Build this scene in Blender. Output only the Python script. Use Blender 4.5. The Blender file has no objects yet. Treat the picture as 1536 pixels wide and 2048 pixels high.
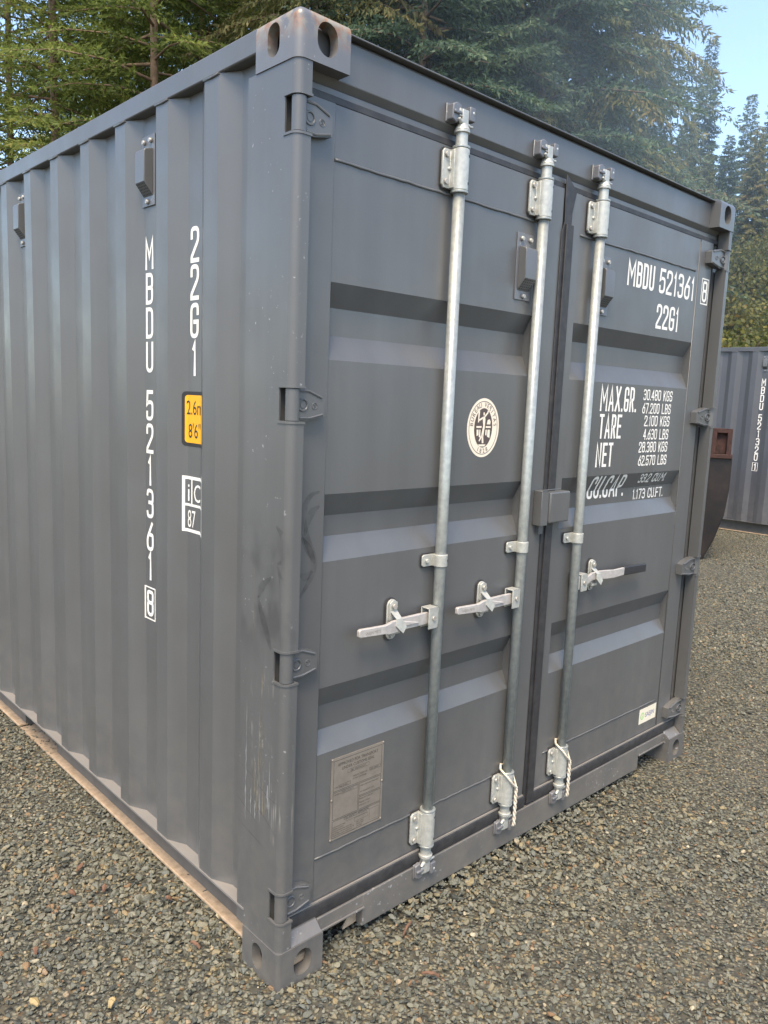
import bpy, bmesh, math, random
import numpy as np
from mathutils import Vector, Matrix

random.seed(7)
RNG = np.random.default_rng(11)
SC = bpy.context.scene
COL = SC.collection
R = math.radians

# ------------------------------------------------------------------ camera
CAM_P = (-1.1868, -1.6136, 1.6739)
YAW, PITCH, ROLL, FPX = 0.757775, -0.143320, 0.040314, 1565.41
_f = Vector((math.sin(YAW)*math.cos(PITCH), math.cos(YAW)*math.cos(PITCH), math.sin(PITCH)))
_r0 = Vector((math.cos(YAW), -math.sin(YAW), 0)); _u0 = _r0.cross(_f)
_r = math.cos(ROLL)*_r0 + math.sin(ROLL)*_u0
_u = -math.sin(ROLL)*_r0 + math.cos(ROLL)*_u0
cam = bpy.data.cameras.new('camera'); camo = bpy.data.objects.new('camera', cam); COL.objects.link(camo)
cam.sensor_fit = 'VERTICAL'; cam.sensor_height = 36; cam.lens = FPX/2048*36
cam.clip_start = 0.05; cam.clip_end = 2000
m = Matrix((( _r.x, _u.x, -_f.x, CAM_P[0]), (_r.y, _u.y, -_f.y, CAM_P[1]), (_r.z, _u.z, -_f.z, CAM_P[2]), (0, 0, 0, 1)))
camo.matrix_world = m
SC.camera = camo
SC.render.resolution_x, SC.render.resolution_y = 768, 1024

# ------------------------------------------------------------------ sky, sun, exposure
SUN_AZ = R(232)      # clockwise from +Y
SUN_EL = R(60)
world = bpy.data.worlds.new('World'); SC.world = world; world.use_nodes = True
nt = world.node_tree; nt.nodes.clear()
sky = nt.nodes.new('ShaderNodeTexSky'); sky.sky_type = 'NISHITA'; sky.sun_disc = False
sky.sun_elevation = SUN_EL; sky.sun_rotation = SUN_AZ
sky.air_density = 1.0; sky.dust_density = 1.2; sky.ozone_density = 0.5; sky.altitude = 50
bg = nt.nodes.new('ShaderNodeBackground'); bg.inputs['Strength'].default_value = 0.132
ow = nt.nodes.new('ShaderNodeOutputWorld')
nt.links.new(sky.outputs[0], bg.inputs[0]); nt.links.new(bg.outputs[0], ow.inputs[0])
sun = bpy.data.lights.new('sun', 'SUN'); sun.energy = 1.75; sun.angle = R(26); sun.color = (1.0, 0.84, 0.62)
suno = bpy.data.objects.new('sun', sun); COL.objects.link(suno)
sd = Vector((math.sin(SUN_AZ)*math.cos(SUN_EL), math.cos(SUN_AZ)*math.cos(SUN_EL), math.sin(SUN_EL)))
suno.rotation_euler = sd.to_track_quat('Z', 'Y').to_euler(); suno.location = (0, -6, 12)
SC.view_settings.view_transform = 'Standard'; SC.view_settings.look = 'None'
SC.view_settings.gamma = 1.0; SC.view_settings.use_curve_mapping = False
SC.view_settings.exposure = 1.70
SC.render.engine = 'CYCLES'
SC.cycles.transparent_max_bounces = 8
SC.cycles.volume_bounces = 0
SC.cycles.volume_step_rate = 2.0

# ------------------------------------------------------------------ materials
def mat(name):
    m_ = bpy.data.materials.new(name); m_.use_nodes = True
    n = m_.node_tree; n.nodes.clear()
    out = n.nodes.new('ShaderNodeOutputMaterial'); p = n.nodes.new('ShaderNodeBsdfPrincipled')
    n.links.new(p.outputs[0], out.inputs[0])
    return m_, n, p
def N(n, t, **kw):
    x = n.nodes.new(t)
    for k, v in kw.items():
        if k in x.inputs: x.inputs[k].default_value = v
        else: setattr(x, k, v)
    return x
def noise(n, scale, detail=4, rough=.55, vec=None, stretch=None):
    t = N(n, 'ShaderNodeTexNoise'); t.inputs['Scale'].default_value = scale
    t.inputs['Detail'].default_value = detail; t.inputs['Roughness'].default_value = rough
    tc = N(n, 'ShaderNodeTexCoord')
    src = tc.outputs['Object']
    if stretch:
        mp = N(n, 'ShaderNodeMapping'); mp.inputs['Scale'].default_value = stretch
        n.links.new(src, mp.inputs[0]); src = mp.outputs[0]
    n.links.new(src, t.inputs['Vector'])
    return t
def ramp(n, fac, stops):
    r_ = N(n, 'ShaderNodeValToRGB'); e = r_.color_ramp.elements
    while len(e) > 1: e.remove(e[-1])
    e[0].position = stops[0][0]; e[0].color = (*stops[0][1], 1)
    for p_, c in stops[1:]:
        q = e.new(p_); q.color = (*c, 1)
    n.links.new(fac, r_.inputs[0]); return r_
def mix(n, fac, a, b, blend='MIX'):
    x = N(n, 'ShaderNodeMix'); x.data_type = 'RGBA'; x.blend_type = blend
    if hasattr(fac, 'is_linked'): n.links.new(fac, x.inputs[0])
    else: x.inputs[0].default_value = fac
    for v, i in ((a, 6), (b, 7)):
        if hasattr(v, 'is_linked'): n.links.new(v, x.inputs[i])
        else: x.inputs[i].default_value = (*v, 1)
    return x.outputs[2]
def g3(v): return (v, v, v)
def bump(n, p, src, strength, dist=.002):
    b = N(n, 'ShaderNodeBump'); b.inputs['Strength'].default_value = strength; b.inputs['Distance'].default_value = dist
    n.links.new(src, b.inputs['Height']); n.links.new(b.outputs[0], p.inputs['Normal'])

PAINT = (0.084, 0.0845, 0.083)
def paint_mat(name, base=PAINT, rough=.38, dust=0.0, chips=0.0, rust=0.0, scrape=None, rust_z=None, dustcol=(.30, .25, .19)):
    m_, n, p = mat(name)
    a = noise(n, 2.2, 5, .6); c = ramp(n, a.outputs[0], [(.25, tuple(x*.92 for x in base)), (.75, tuple(x*1.09 for x in base))]).outputs[0]
    st = noise(n, 9, 4, .6, stretch=(1, 1, .06))      # faint vertical run-off streaks
    c = mix(n, ramp(n, st.outputs[0], [(.45, g3(0)), (.8, g3(.42))]).outputs[0], c, tuple(x*1.3+.012 for x in base))
    fine = noise(n, 160, 3, .7)
    # fine dust film that lies low down
    tc = N(n, 'ShaderNodeTexCoord'); sx = N(n, 'ShaderNodeSeparateXYZ'); n.links.new(tc.outputs['Object'], sx.inputs[0])
    mr = N(n, 'ShaderNodeMapRange'); mr.inputs['From Min'].default_value = .75; mr.inputs['From Max'].default_value = 0.0
    n.links.new(sx.outputs['Z'], mr.inputs['Value'])
    mm = N(n, 'ShaderNodeMath', operation='MULTIPLY'); n.links.new(mr.outputs[0], mm.inputs[0])
    dn = ramp(n, noise(n, 14, 6, .65).outputs[0], [(.35, g3(0)), (.7, g3(1))]); n.links.new(dn.outputs[0], mm.inputs[1])
    ma = N(n, 'ShaderNodeMath', operation='MULTIPLY_ADD'); n.links.new(mm.outputs[0], ma.inputs[0]); ma.inputs[1].default_value = .22; ma.inputs[2].default_value = dust
    c = mix(n, ma.outputs[0], c, dustcol)
    if chips:
        ch = ramp(n, noise(n, 70, 3, .5).outputs[0], [(.69-.05*chips, g3(0)), (.72-.05*chips, g3(.75))])
        reg = ramp(n, noise(n, 5, 2).outputs[0], [(.45, g3(0)), (.62, g3(1))])
        c = mix(n, mix(n, 1, ch.outputs[0], reg.outputs[0], 'MULTIPLY'), c, (.36, .35, .34))
    if scrape:   # scraped paint on the post: streaks between two heights
        lo, hi = scrape
        w1 = N(n, 'ShaderNodeMapRange'); w1.inputs['From Min'].default_value = lo; w1.inputs['From Max'].default_value = lo+.12; n.links.new(sx.outputs['Z'], w1.inputs['Value'])
        w2 = N(n, 'ShaderNodeMapRange'); w2.inputs['From Min'].default_value = hi; w2.inputs['From Max'].default_value = hi-.3; n.links.new(sx.outputs['Z'], w2.inputs['Value'])
        wm = N(n, 'ShaderNodeMath', operation='MULTIPLY'); n.links.new(w1.outputs[0], wm.inputs[0]); n.links.new(w2.outputs[0], wm.inputs[1])
        s = ramp(n, noise(n, 85, 5, .6, stretch=(1, 1, .035)).outputs[0], [(.57, g3(0)), (.64, g3(.8))])
        f = N(n, 'ShaderNodeMath', operation='MULTIPLY'); n.links.new(wm.outputs[0], f.inputs[0]); n.links.new(s.outputs[0], f.inputs[1])
        reg = ramp(n, noise(n, 6.5, 2).outputs[0], [(.5, g3(0)), (.62, g3(1))])
        c = mix(n, mix(n, 1, f.outputs[0], reg.outputs[0], 'MULTIPLY'), c, (.30, .275, .235))
        w3 = N(n, 'ShaderNodeMapRange'); w3.inputs['From Min'].default_value = 1.38; w3.inputs['From Max'].default_value = 1.22; n.links.new(sx.outputs['Z'], w3.inputs['Value'])
        w4 = N(n, 'ShaderNodeMapRange'); w4.inputs['From Min'].default_value = .92; w4.inputs['From Max'].default_value = 1.06; n.links.new(sx.outputs['Z'], w4.inputs['Value'])
        w5 = N(n, 'ShaderNodeMath', operation='MULTIPLY'); n.links.new(w3.outputs[0], w5.inputs[0]); n.links.new(w4.outputs[0], w5.inputs[1])
        sg = ramp(n, noise(n, 9, 3, .5, stretch=(1, 1, .6)).outputs[0], [(.46, g3(0)), (.58, g3(.55))])
        f2 = N(n, 'ShaderNodeMath', operation='MULTIPLY'); n.links.new(w5.outputs[0], f2.inputs[0]); n.links.new(sg.outputs[0], f2.inputs[1])
        c = mix(n, f2.outputs[0], c, (.046, .045, .045))
    if rust:
        rr = ramp(n, noise(n, 11, 7, .68).outputs[0], [(.55-.1*rust, g3(0)), (.61-.1*rust, g3(1))])
        rc = ramp(n, noise(n, 35, 5, .7).outputs[0], [(.3, (.13, .055, .025)), (.42, (.32, .14, .035)), (.52, (.27, .225, .155)), (.8, (.34, .30, .23))]).outputs[0]
        fac = rr.outputs[0]
        if rust_z:
            w = N(n, 'ShaderNodeMapRange'); w.inputs['From Min'].default_value = rust_z[0]; w.inputs['From Max'].default_value = rust_z[1]
            n.links.new(sx.outputs['Z'], w.inputs['Value'])
            q = N(n, 'ShaderNodeMath', operation='MULTIPLY'); n.links.new(w.outputs[0], q.inputs[0]); n.links.new(fac, q.inputs[1]); fac = q.outputs[0]
        c = mix(n, fac, c, rc)
    n.links.new(c, p.inputs['Base Color'])
    p.inputs['Specular IOR Level'].default_value = .72
    rg = ramp(n, noise(n, 5, 5, .6).outputs[0], [(.3, g3(rough-.08)), (.75, g3(rough+.10))]); n.links.new(rg.outputs[0], p.inputs['Roughness'])
    b1 = N(n, 'ShaderNodeBump'); b1.inputs['Strength'].default_value = .35; b1.inputs['Distance'].default_value = .012
    n.links.new(noise(n, 1.7, 2, .5).outputs[0], b1.inputs['Height'])
    b2 = N(n, 'ShaderNodeBump'); b2.inputs['Strength'].default_value = .12; b2.inputs['Distance'].default_value = .0015
    n.links.new(fine.outputs[0], b2.inputs['Height']); n.links.new(b1.outputs[0], b2.inputs['Normal']); n.links.new(b2.outputs[0], p.inputs['Normal'])
    return m_
M = {}
M['paint'] = paint_mat('grey_container_paint', dust=.03)
M['post'] = paint_mat('scraped_grey_paint', dust=.04, chips=.08, scrape=(.36, 1.05))
M['sill'] = paint_mat('chipped_grey_paint', dust=.14, chips=1.0)
M['ledge'] = paint_mat('dusty_skylit_paint', base=(.17, .165, .158), dust=.25)  # dust, plus a base paled for sky light on the upward face
M['cast'] = paint_mat('worn_casting_paint', dust=.06, chips=.6)
M['cast_top'] = paint_mat('rusty_casting_paint', base=(.115, .116, .12), dust=.06, chips=.7, rust=1.5, rust_z=(2.515, 2.595))
M['keeper'] = paint_mat('keeper_grey_paint', base=(.115, .116, .122), chips=.8)
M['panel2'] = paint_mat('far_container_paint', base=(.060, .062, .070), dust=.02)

def simple(name, col, rough=.6, metal=0.0, var=.15, scale=30, bmp=0.0, bscale=120, col2=None, spec=None):
    m_, n, p = mat(name)
    a = noise(n, scale, 5, .62)
    c2 = col2 or tuple(min(1, x*(1+var)) for x in col)
    c = ramp(n, a.outputs[0], [(.3, tuple(x*(1-var) for x in col)), (.72, c2)])
    n.links.new(c.outputs[0], p.inputs['Base Color'])
    p.inputs['Roughness'].default_value = rough; p.inputs['Metallic'].default_value = metal
    if spec is not None: p.inputs['Specular IOR Level'].default_value = spec
    if bmp: bump(n, p, noise(n, bscale, 4, .6).outputs[0], bmp)
    return m_
M['galv'] = simple('galvanised_steel', (.30, .315, .295), .36, .35, .14, 55, .06, 200, col2=(.39, .40, .365))
M['zinc'] = simple('zinc_plated_steel', (.42, .42, .38), .40, .3, .12, 60, .08, 160, col2=(.52, .51, .45))
M['bare'] = simple('cast_handle_steel', (.48, .44, .40), .45, .25, .15, 50, .15, 160)
M['bolt'] = simple('bolt_steel', (.42, .39, .34), .45, .4, .2, 90)
M['rubber'] = simple('black_rubber', (.026, .025, .027), .55, 0, .3, 30, .15, 60, col2=(.045, .042, .04))
M['rubber_dusty'] = simple('dusty_rubber', (.035, .034, .034), .6, 0, .3, 12, .15, 60, col2=(.085, .075, .065))
M['dark'] = simple('dark_cavity_steel', (.03, .03, .034), .7, 0, .2)
M['grip'] = simple('black_plastic_grip', (.025, .025, .027), .45)
M['dirt'] = simple('tan_dust_on_steel', (.40, .285, .175), .95, 0, .22, 40, .5, 220, col2=(.52, .38, .25))
M['pale'] = simple('bared_pale_primer', (.26, .265, .25), .6, 0, .2, 60)
M['tan'] = simple('scraped_tan_undercoat', (.165, .145, .105), .6, 0, .3, 60)
def smudge_mat():
    m_, n, p = mat('dark_rub_film'); p.inputs['Base Color'].default_value = (.035, .034, .033, 1); p.inputs['Roughness'].default_value = .6
    n.links.new(ramp(n, noise(n, 26, 4, .6).outputs[0], [(.3, g3(.04)), (.7, g3(.26))]).outputs[0], p.inputs['Alpha']); return m_
M['smudge'] = smudge_mat()
M['rope'] = simple('cream_rope', (.62, .54, .42), .9, 0, .15, 120, .4, 300)
M['white'] = simple('white_marking_vinyl', (.80, .75, .66), .5, 0, .05, 20)
M['yellow'] = simple('yellow_label_vinyl', (.80, .375, .005), .45, 0, .04, 20)
M['black'] = simple('black_print', (.02, .018, .016), .5)
M['cream'] = simple('cream_emblem_vinyl', (.80, .68, .52), .5, 0, .04, 20)
M['brown'] = simple('brown_emblem_print', (.085, .06, .05), .5)
M['plate'] = simple('etched_plate_alloy', (.245, .21, .17), .5, .3, .12, 25, .1, 90)
M['plateink'] = simple('plate_print', (.045, .035, .03), .6)
M['stick'] = simple('white_sticker_vinyl', (.74, .66, .50), .5, 0, .03)
M['blue'] = simple('blue_print', (.06, .08, .28), .5)
M['green'] = simple('green_print', (.25, .55, .12), .5)
M['rust'] = simple('rust_red_steel', (.034, .014, .010), .85, 0, .4, 14, .4, 60, col2=(.070, .028, .019))
M['blackiron'] = simple('blackened_iron', (.008, .007, .007), .45, .1, .4, 4, .3, 25, col2=(.030, .019, .015))
M['bark'] = simple('conifer_bark', (.11, .075, .05), .95, 0, .4, 6, .6, 20, col2=(.20, .14, .095))
M['bark_lit'] = simple('sunlit_bark', (.16, .105, .065), .95, 0, .35, 6, .6, 20, col2=(.27, .18, .115))  # paler, warmer bark: sunlight on the fir trunks put into the colour

def leaf_mat(name, stops, trans=.35, rough=.55):
    m_, n, p = mat(name)
    at = N(n, 'ShaderNodeAttribute', attribute_name='tint')
    oi = N(n, 'ShaderNodeObjectInfo')
    ad = N(n, 'ShaderNodeMath', operation='MULTIPLY_ADD'); n.links.new(oi.outputs['Random'], ad.inputs[0]); ad.inputs[1].default_value = .3; ad.inputs[2].default_value = -.15
    a2 = N(n, 'ShaderNodeMath', operation='ADD'); n.links.new(at.outputs['Fac'], a2.inputs[0]); n.links.new(ad.outputs[0], a2.inputs[1])
    c = ramp(n, a2.outputs[0], stops)
    n.links.new(c.outputs[0], p.inputs['Base Color']); p.inputs['Roughness'].default_value = rough; p.inputs['Specular IOR Level'].default_value = .25
    tr = N(n, 'ShaderNodeBsdfTranslucent'); n.links.new(c.outputs[0], tr.inputs[0])
    mx = N(n, 'ShaderNodeMixShader'); mx.inputs[0].default_value = trans
    out = [x for x in n.nodes if x.type == 'OUTPUT_MATERIAL'][0]
    n.links.new(p.outputs[0], mx.inputs[1]); n.links.new(tr.outputs[0], mx.inputs[2]); n.links.new(mx.outputs[0], out.inputs[0])
    return m_
M['fir'] = leaf_mat('fir_needles', [(0, (.05, .07, .018)), (.4, (.15, .19, .042)), (.8, (.28, .31, .075)), (1, (.30, .25, .07))], .5)
M['spruce'] = leaf_mat('spruce_needles', [(0, (.022, .044, .032)), (.5, (.075, .12, .072)), (.85, (.16, .21, .115)), (1, (.20, .16, .08))])
M['cedar'] = leaf_mat('cedar_sprays', [(0, (.05, .062, .024)), (.4, (.12, .145, .055)), (.75, (.21, .20, .075)), (1, (.26, .20, .085))])
M['shrub'] = leaf_mat('shrub_leaves', [(0, (.055, .07, .022)), (.5, (.13, .135, .035)), (.85, (.21, .18, .04)), (1, (.26, .16, .05))])

# ------------------------------------------------------------------ mesh helpers
class MB:
    def __init__(s): s.v = []; s.f = []; s.sm = []
    def add(s, vs, fs, smooth=False):
        o = len(s.v); s.v += [tuple(x) for x in vs]
        for f in fs: s.f.append([o+i for i in f]); s.sm.append(smooth)
    def box(s, x0, x1, y0, y1, z0, z1):
        s.add([(x0, y0, z0), (x1, y0, z0), (x1, y1, z0), (x0, y1, z0), (x0, y0, z1), (x1, y0, z1), (x1, y1, z1), (x0, y1, z1)],
              [(0, 3, 2, 1), (4, 5, 6, 7), (0, 1, 5, 4), (1, 2, 6, 5), (2, 3, 7, 6), (3, 0, 4, 7)])
    def cyl(s, p0, p1, r0, r1=None, n=16, caps=True):
        r1 = r0 if r1 is None else r1
        p0, p1 = Vector(p0), Vector(p1); d = (p1-p0).normalized()
        a = d.orthogonal().normalized(); b = d.cross(a)
        vs = []
        for p, r_ in ((p0, r0), (p1, r1)):
            for i in range(n):
                t = 2*math.pi*i/n; vs.append(p+(a*math.cos(t)+b*math.sin(t))*r_)
        s.add(vs, [(i, (i+1) % n, n+(i+1) % n, n+i) for i in range(n)], True)
        if caps:
            o = len(s.v)-2*n
            s.f.append([o+i for i in range(n)][::-1]); s.sm.append(False)
            s.f.append([o+n+i for i in range(n)]); s.sm.append(False)
    def prism(s, poly, axis, a0, a1):
        """poly: 2D loop in the two other axes (order x,y,z without axis)"""
        def P(p, a):
            l = list(p); l.insert(axis, a); return tuple(l)
        n = len(poly)
        ar = sum(poly[i][0]*poly[(i+1) % n][1]-poly[(i+1) % n][0]*poly[i][1] for i in range(n))
        if (ar > 0) != (axis != 1): poly = poly[::-1]
        if a0 > a1: a0, a1 = a1, a0
        vs = [P(p, a0) for p in poly]+[P(p, a1) for p in poly]
        fs = [tuple(range(n))[::-1], tuple(range(n, 2*n))]+[(i, (i+1) % n, n+(i+1) % n, n+i) for i in range(n)]
        s.add(vs, fs)
    def tube(s, pts, r, n=8, caps=True):
        pts = [Vector(p) for p in pts]
        rings = []; prev = None
        for i, p in enumerate(pts):
            d = (pts[min(i+1, len(pts)-1)]-pts[max(i-1, 0)]).normalized()
            if prev is None: a = d.orthogonal().normalized()
            else:
                a = prev-d*prev.dot(d); a = a.normalized() if a.length > 1e-6 else d.orthogonal().normalized()
            prev = a; b = d.cross(a); rr = r[i] if isinstance(r, (list, tuple)) else r
            rings.append([p+(a*math.cos(2*math.pi*k/n)+b*math.sin(2*math.pi*k/n))*rr for k in range(n)])
        vs = [v for g in rings for v in g]; fs = []
        for i in range(len(pts)-1):
            for k in range(n):
                fs.append((i*n+k, i*n+(k+1) % n, (i+1)*n+(k+1) % n, (i+1)*n+k))
        s.add(vs, fs, True)
        if caps:
            o = len(s.v)-len(vs)
            s.f.append([o+k for k in range(n)][::-1]); s.sm.append(False)
            s.f.append([o+len(vs)-n+k for k in range(n)]); s.sm.append(False)
    def sphere(s, c, r, sx=1, sy=1, sz=1, n=10, mm=6):
        vs = []; fs = []
        for j in range(mm+1):
            ph = math.pi*j/mm
            for i in range(n):
                t = 2*math.pi*i/n
                vs.append((c[0]+r*sx*math.sin(ph)*math.cos(t), c[1]+r*sy*math.sin(ph)*math.sin(t), c[2]+r*sz*math.cos(ph)))
        for j in range(mm):
            for i in range(n): fs.append((j*n+i, (j+1)*n+i, (j+1)*n+(i+1) % n, j*n+(i+1) % n))
        s.add(vs, fs, True)
    def mirror_x(s, c):
        q = MB(); q.v = [(2*c-x, y, z) for x, y, z in s.v]; q.f = [f[::-1] for f in s.f]; q.sm = list(s.sm); return q
    def mirror_y(s, c):
        q = MB(); q.v = [(x, 2*c-y, z) for x, y, z in s.v]; q.f = [f[::-1] for f in s.f]; q.sm = list(s.sm); return q
    def build(s, name, m_, parent=None, bevel=0.0, label=None, seg=2):
        me = bpy.data.meshes.new(name); me.from_pydata(s.v, [], s.f)
        me.polygons.foreach_set('use_smooth', s.sm if not bevel else [True]*len(s.f))
        me.materials.append(m_); me.update()
        if bevel: me.set_sharp_from_angle(angle=R(35))
        o = bpy.data.objects.new(name, me); COL.objects.link(o)
        if parent: o.parent = parent
        if label: o['label'] = label
        if bevel:
            b = o.modifiers.new('bevel', 'BEVEL'); b.width = bevel; b.segments = seg; b.limit_method = 'ANGLE'; b.angle_limit = R(40)
            b.harden_normals = False
        return o
def tag(o, label=None, cat=None, group=None, kind=None):
    if label: o['label'] = label
    if cat: o['category'] = cat
    if group: o['group'] = group
    if kind: o['kind'] = kind
    return o
def empty(name, loc=(0, 0, 0), rz=0):
    o = bpy.data.objects.new(name, None); COL.objects.link(o); o.location = loc; o.rotation_euler = (0, 0, rz)
    o.empty_display_size = .2
    return o
def sub(name, parent):
    o = empty(name); o.parent = parent; return o
def copy_tree(o, parent=None, skip=()):
    c = o.copy(); COL.objects.link(c); c.parent = parent
    for ch in list(o.children):
        if ch.name.split('.')[0] in skip: continue
        copy_tree(ch, c, skip)
    return c
def mirrored_copy(o, c, parent):
    """mirror a mesh object about the plane x=c into a new object"""
    me = o.data.copy()
    for v in me.vertices: v.co.x = 2*c-v.co.x
    me.flip_normals()
    n = bpy.data.objects.new(o.name.split('.')[0], me); COL.objects.link(n); n.parent = parent
    for md in o.modifiers:
        if md.type == 'BEVEL':
            b = n.modifiers.new('bevel', 'BEVEL'); b.width = md.width; b.segments = md.segments; b.limit_method = 'ANGLE'; b.angle_limit = md.angle_limit
    return n

# ------------------------------------------------------------------ narrow stroke lettering (flat marking film)
rr_ = 1
GL = {
 'M': ([(0, 0), (0, 1), (.5, .38), (1, 1), (1, 0)],),
 'B': ([(0, 0), (0, 1), (1, 1, 1), (1, .53, .7), (.25, .53)], [(0, 0), (1, 0, 1), (1, .53, .7), (.1, .53)]),
 'D': ([(0, 0), (0, 1)], [(0, 1), (1, 1, 1), (1, 0, 1), (0, 0)]),
 'U': ([(0, 1), (0, 0, 1), (1, 0, 1), (1, 1)],),
 '0': ([(.5, 1), (1, 1, 1), (1, 0, 1), (0, 0, 1), (0, 1, 1), (.5, 1)],),
 '1': ([(.22, .83), (.62, 1), (.62, 0)],),
 '2': ([(0, .74), (0, 1, 1), (1, 1, 1), (1, .62, .6), (0, .12, .2), (0, 0), (1, 0)],),
 '3': ([(.02, .86), (.1, 1, .8), (1, 1, 1), (1, .54, .8), (.35, .54)], [(.35, .54), (1, .54, .8), (1, 0, 1), (.1, 0, .8), (.02, .14)]),
 '4': ([(.72, 0), (.72, 1)], [(.66, .97), (0, .3), (1, .3)]),
 '5': ([(.95, 1), (.08, 1), (.0, .55), (.25, .62, .3), (1, .62, 1), (1, 0, 1), (0, 0, 1), (0, .22)],),
 '6': ([(.85, 1), (0, .42, .5), (0, 0, 1), (1, 0, 1), (1, .4)], [(1, .4), (1, .57, 1), (.25, .57)]),
 '7': ([(0, 1), (1, 1), (.3, 0)],),
 '8': ([(.5, 1), (1, 1, 1), (1, .53, .8), (0, .53, .8), (0, 1, 1), (.5, 1)], [(.5, .53), (1, .53, .8), (1, 0, 1), (0, 0, 1), (0, .53, .8), (.5, .53)]),
 '9': ([(.15, 0), (1, .58, .5), (1, 1, 1), (0, 1, 1), (0, .43, 1), (.9, .43)],),
 'G': ([(1, .74), (1, 1, 1), (0, 1, 1), (0, 0, 1), (1, 0, 1), (1, .46), (.5, .46)],),
 'A': ([(0, 0), (.5, 1), (1, 0)], [(.17, .3), (.83, .3)]),
 'X': ([(0, 0), (1, 1)], [(0, 1), (1, 0)]),
 'R': ([(0, 0), (0, 1), (1, 1, 1), (1, .48, 1), (.25, .48)], [(.5, .48), (1, 0)]),
 'T': ([(0, 1), (1, 1)], [(.5, .94), (.5, 0)]),
 'E': ([(1, 1), (0, 1), (0, 0), (1, 0)], [(.05, .52), (.85, .52)]),
 'N': ([(0, 0), (0, 1), (1, 0), (1, 1)],),
 'C': ([(1, .74), (1, 1, 1), (0, 1, 1), (0, 0, 1), (1, 0, 1), (1, .26)],),
 'P': ([(0, 0), (0, 1), (1, 1, 1), (1, .45, 1), (.25, .45)],),
 'K': ([(0, 0), (0, 1)], [(1, 1), (.08, .42)], [(.36, .58), (1, 0)]),
 'S': ([(1, .76), (1, 1, 1), (0, 1, 1), (0, .53, .8), (1, .5, .8), (1, 0, 1), (0, 0, 1), (0, .24)],),
 'L': ([(0, 1), (0, 0), (1, 0)],), 'F': ([(1, 1), (0, 1), (0, 0)], [(.05, .5), (.85, .5)]),
 'I': ([(.5, 0), (.5, 1)],), 'J': ([(1, 1), (1, 0, 1), (0, 0, 1), (0, .25)],), 'V': ([(0, 1), (.5, 0), (1, 1)],), 'Y': ([(0, 1), (.5, .48), (1, 1)], [(.5, .5), (.5, 0)]), 'H': ([(0, 0), (0, 1)], [(1, 0), (1, 1)], [(.05, .5), (.95, .5)]),
}
def round_path(pts, rad):
    out = []
    for i, p in enumerate(pts):
        P = Vector(p[:2]); k = p[2] if len(p) > 2 else 0
        if k and 0 < i < len(pts)-1:
            A = Vector(pts[i-1][:2])-P; B = Vector(pts[i+1][:2])-P
            la, lb = A.length, B.length
            r_ = min(rad*k, la*.5, lb*.5); A.normalize(); B.normalize()
            p0 = P+A*r_; p1 = P+B*r_
            for q in range(6):
                t = q/5; out.append((1-t)**2*p0+2*t*(1-t)*P+t*t*p1)
        else: out.append(P)
    o2 = [out[0]]
    for p in out[1:]:
        if (p-o2[-1]).length > 1e-5: o2.append(p)
    return o2
def ribbon(mb, pts, t, lay):
    pts = [p.copy() for p in pts]
    if (pts[0]-pts[-1]).length > t*.6:
        d = (pts[0]-pts[1]).normalized(); pts[0] += d*t*.5
        d = (pts[-1]-pts[-2]).normalized(); pts[-1] += d*t*.5
    n = len(pts); L = []
    for i in range(n):
        d0 = (pts[i]-pts[i-1]).normalized() if i else None
        d1 = (pts[i+1]-pts[i]).normalized() if i < n-1 else None
        if d0 is None: d0 = d1
        if d1 is None: d1 = d0
        n0 = Vector((-d0.y, d0.x)); n1 = Vector((-d1.y, d1.x)); b = (n0+n1)
        b = n0 if b.length < .2 else b.normalized()
        k = min(1/max(.35, b.dot(n0)), 2.2)
        L.append((pts[i]+b*t/2*k, pts[i]-b*t/2*k))
    vs = []
    for a, b in L: vs += [(a.x, a.y, lay), (b.x, b.y, lay)]
    mb.add(vs, [(2*i+1, 2*i+3, 2*i+2, 2*i) for i in range(n-1)])
_lay = [0]
def glyph(mb, ch, x, y, w, h, t):
    if ch == '.':
        mb.add([(x, y, 0), (x+t, y, 0), (x+t, y+t*1.15, 0), (x, y+t*1.15, 0)], [(0, 1, 2, 3)]); return t*1.7
    if ch == ' ': return w*.75
    for st in GL[ch]:
        pts = [(x+t/2+p[0]*(w-t), y+t/2+p[1]*(h-t), *p[2:]) for p in st]
        _lay[0] = (_lay[0]+1) % 5
        ribbon(mb, round_path(pts, (w-t)*.5), t, _lay[0]*.00004)
    return w+t*.75
def text_flat(s, x0, x1, y, h, t=None):
    """lettering filling x0..x1, height h, in a local plane (u,v,layer)"""
    t = t or h*.125
    def run(w, mb):
        x = 0
        for c in s: x += glyph(mb, c, x, y, w*(.62 if c in '1I' else 1.45 if c == 'M' else 1.15 if c in 'NAX' else 1), h, t)
        return x-t*.75
    lo, hi = h*.1, h*1.2
    for _ in range(30):
        w = (lo+hi)/2
        if run(w, MB()) > x1-x0: hi = w
        else: lo = w
    mb = MB(); run(lo, mb)
    mb.v = [(a+x0, b, c) for a, b, c in mb.v]
    return mb
def font_mesh(s, size, align='CENTER', cond=1.0):
    cu = bpy.data.curves.new('t', 'FONT'); cu.body = s; cu.size = size; cu.align_x = align; cu.resolution_u = 3
    o = bpy.data.objects.new('t', cu); COL.objects.link(o)
    dg = bpy.context.evaluated_depsgraph_get(); me = bpy.data.meshes.new_from_object(o.evaluated_get(dg))
    mb = MB(); mb.v = [(v.co.x*cond, v.co.y, 0.) for v in me.vertices]; mb.f = [list(p.vertices) for p in me.polygons]; mb.sm = [False]*len(mb.f)
    bpy.data.objects.remove(o); bpy.data.curves.remove(cu); bpy.data.meshes.remove(me)
    return mb
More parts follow.
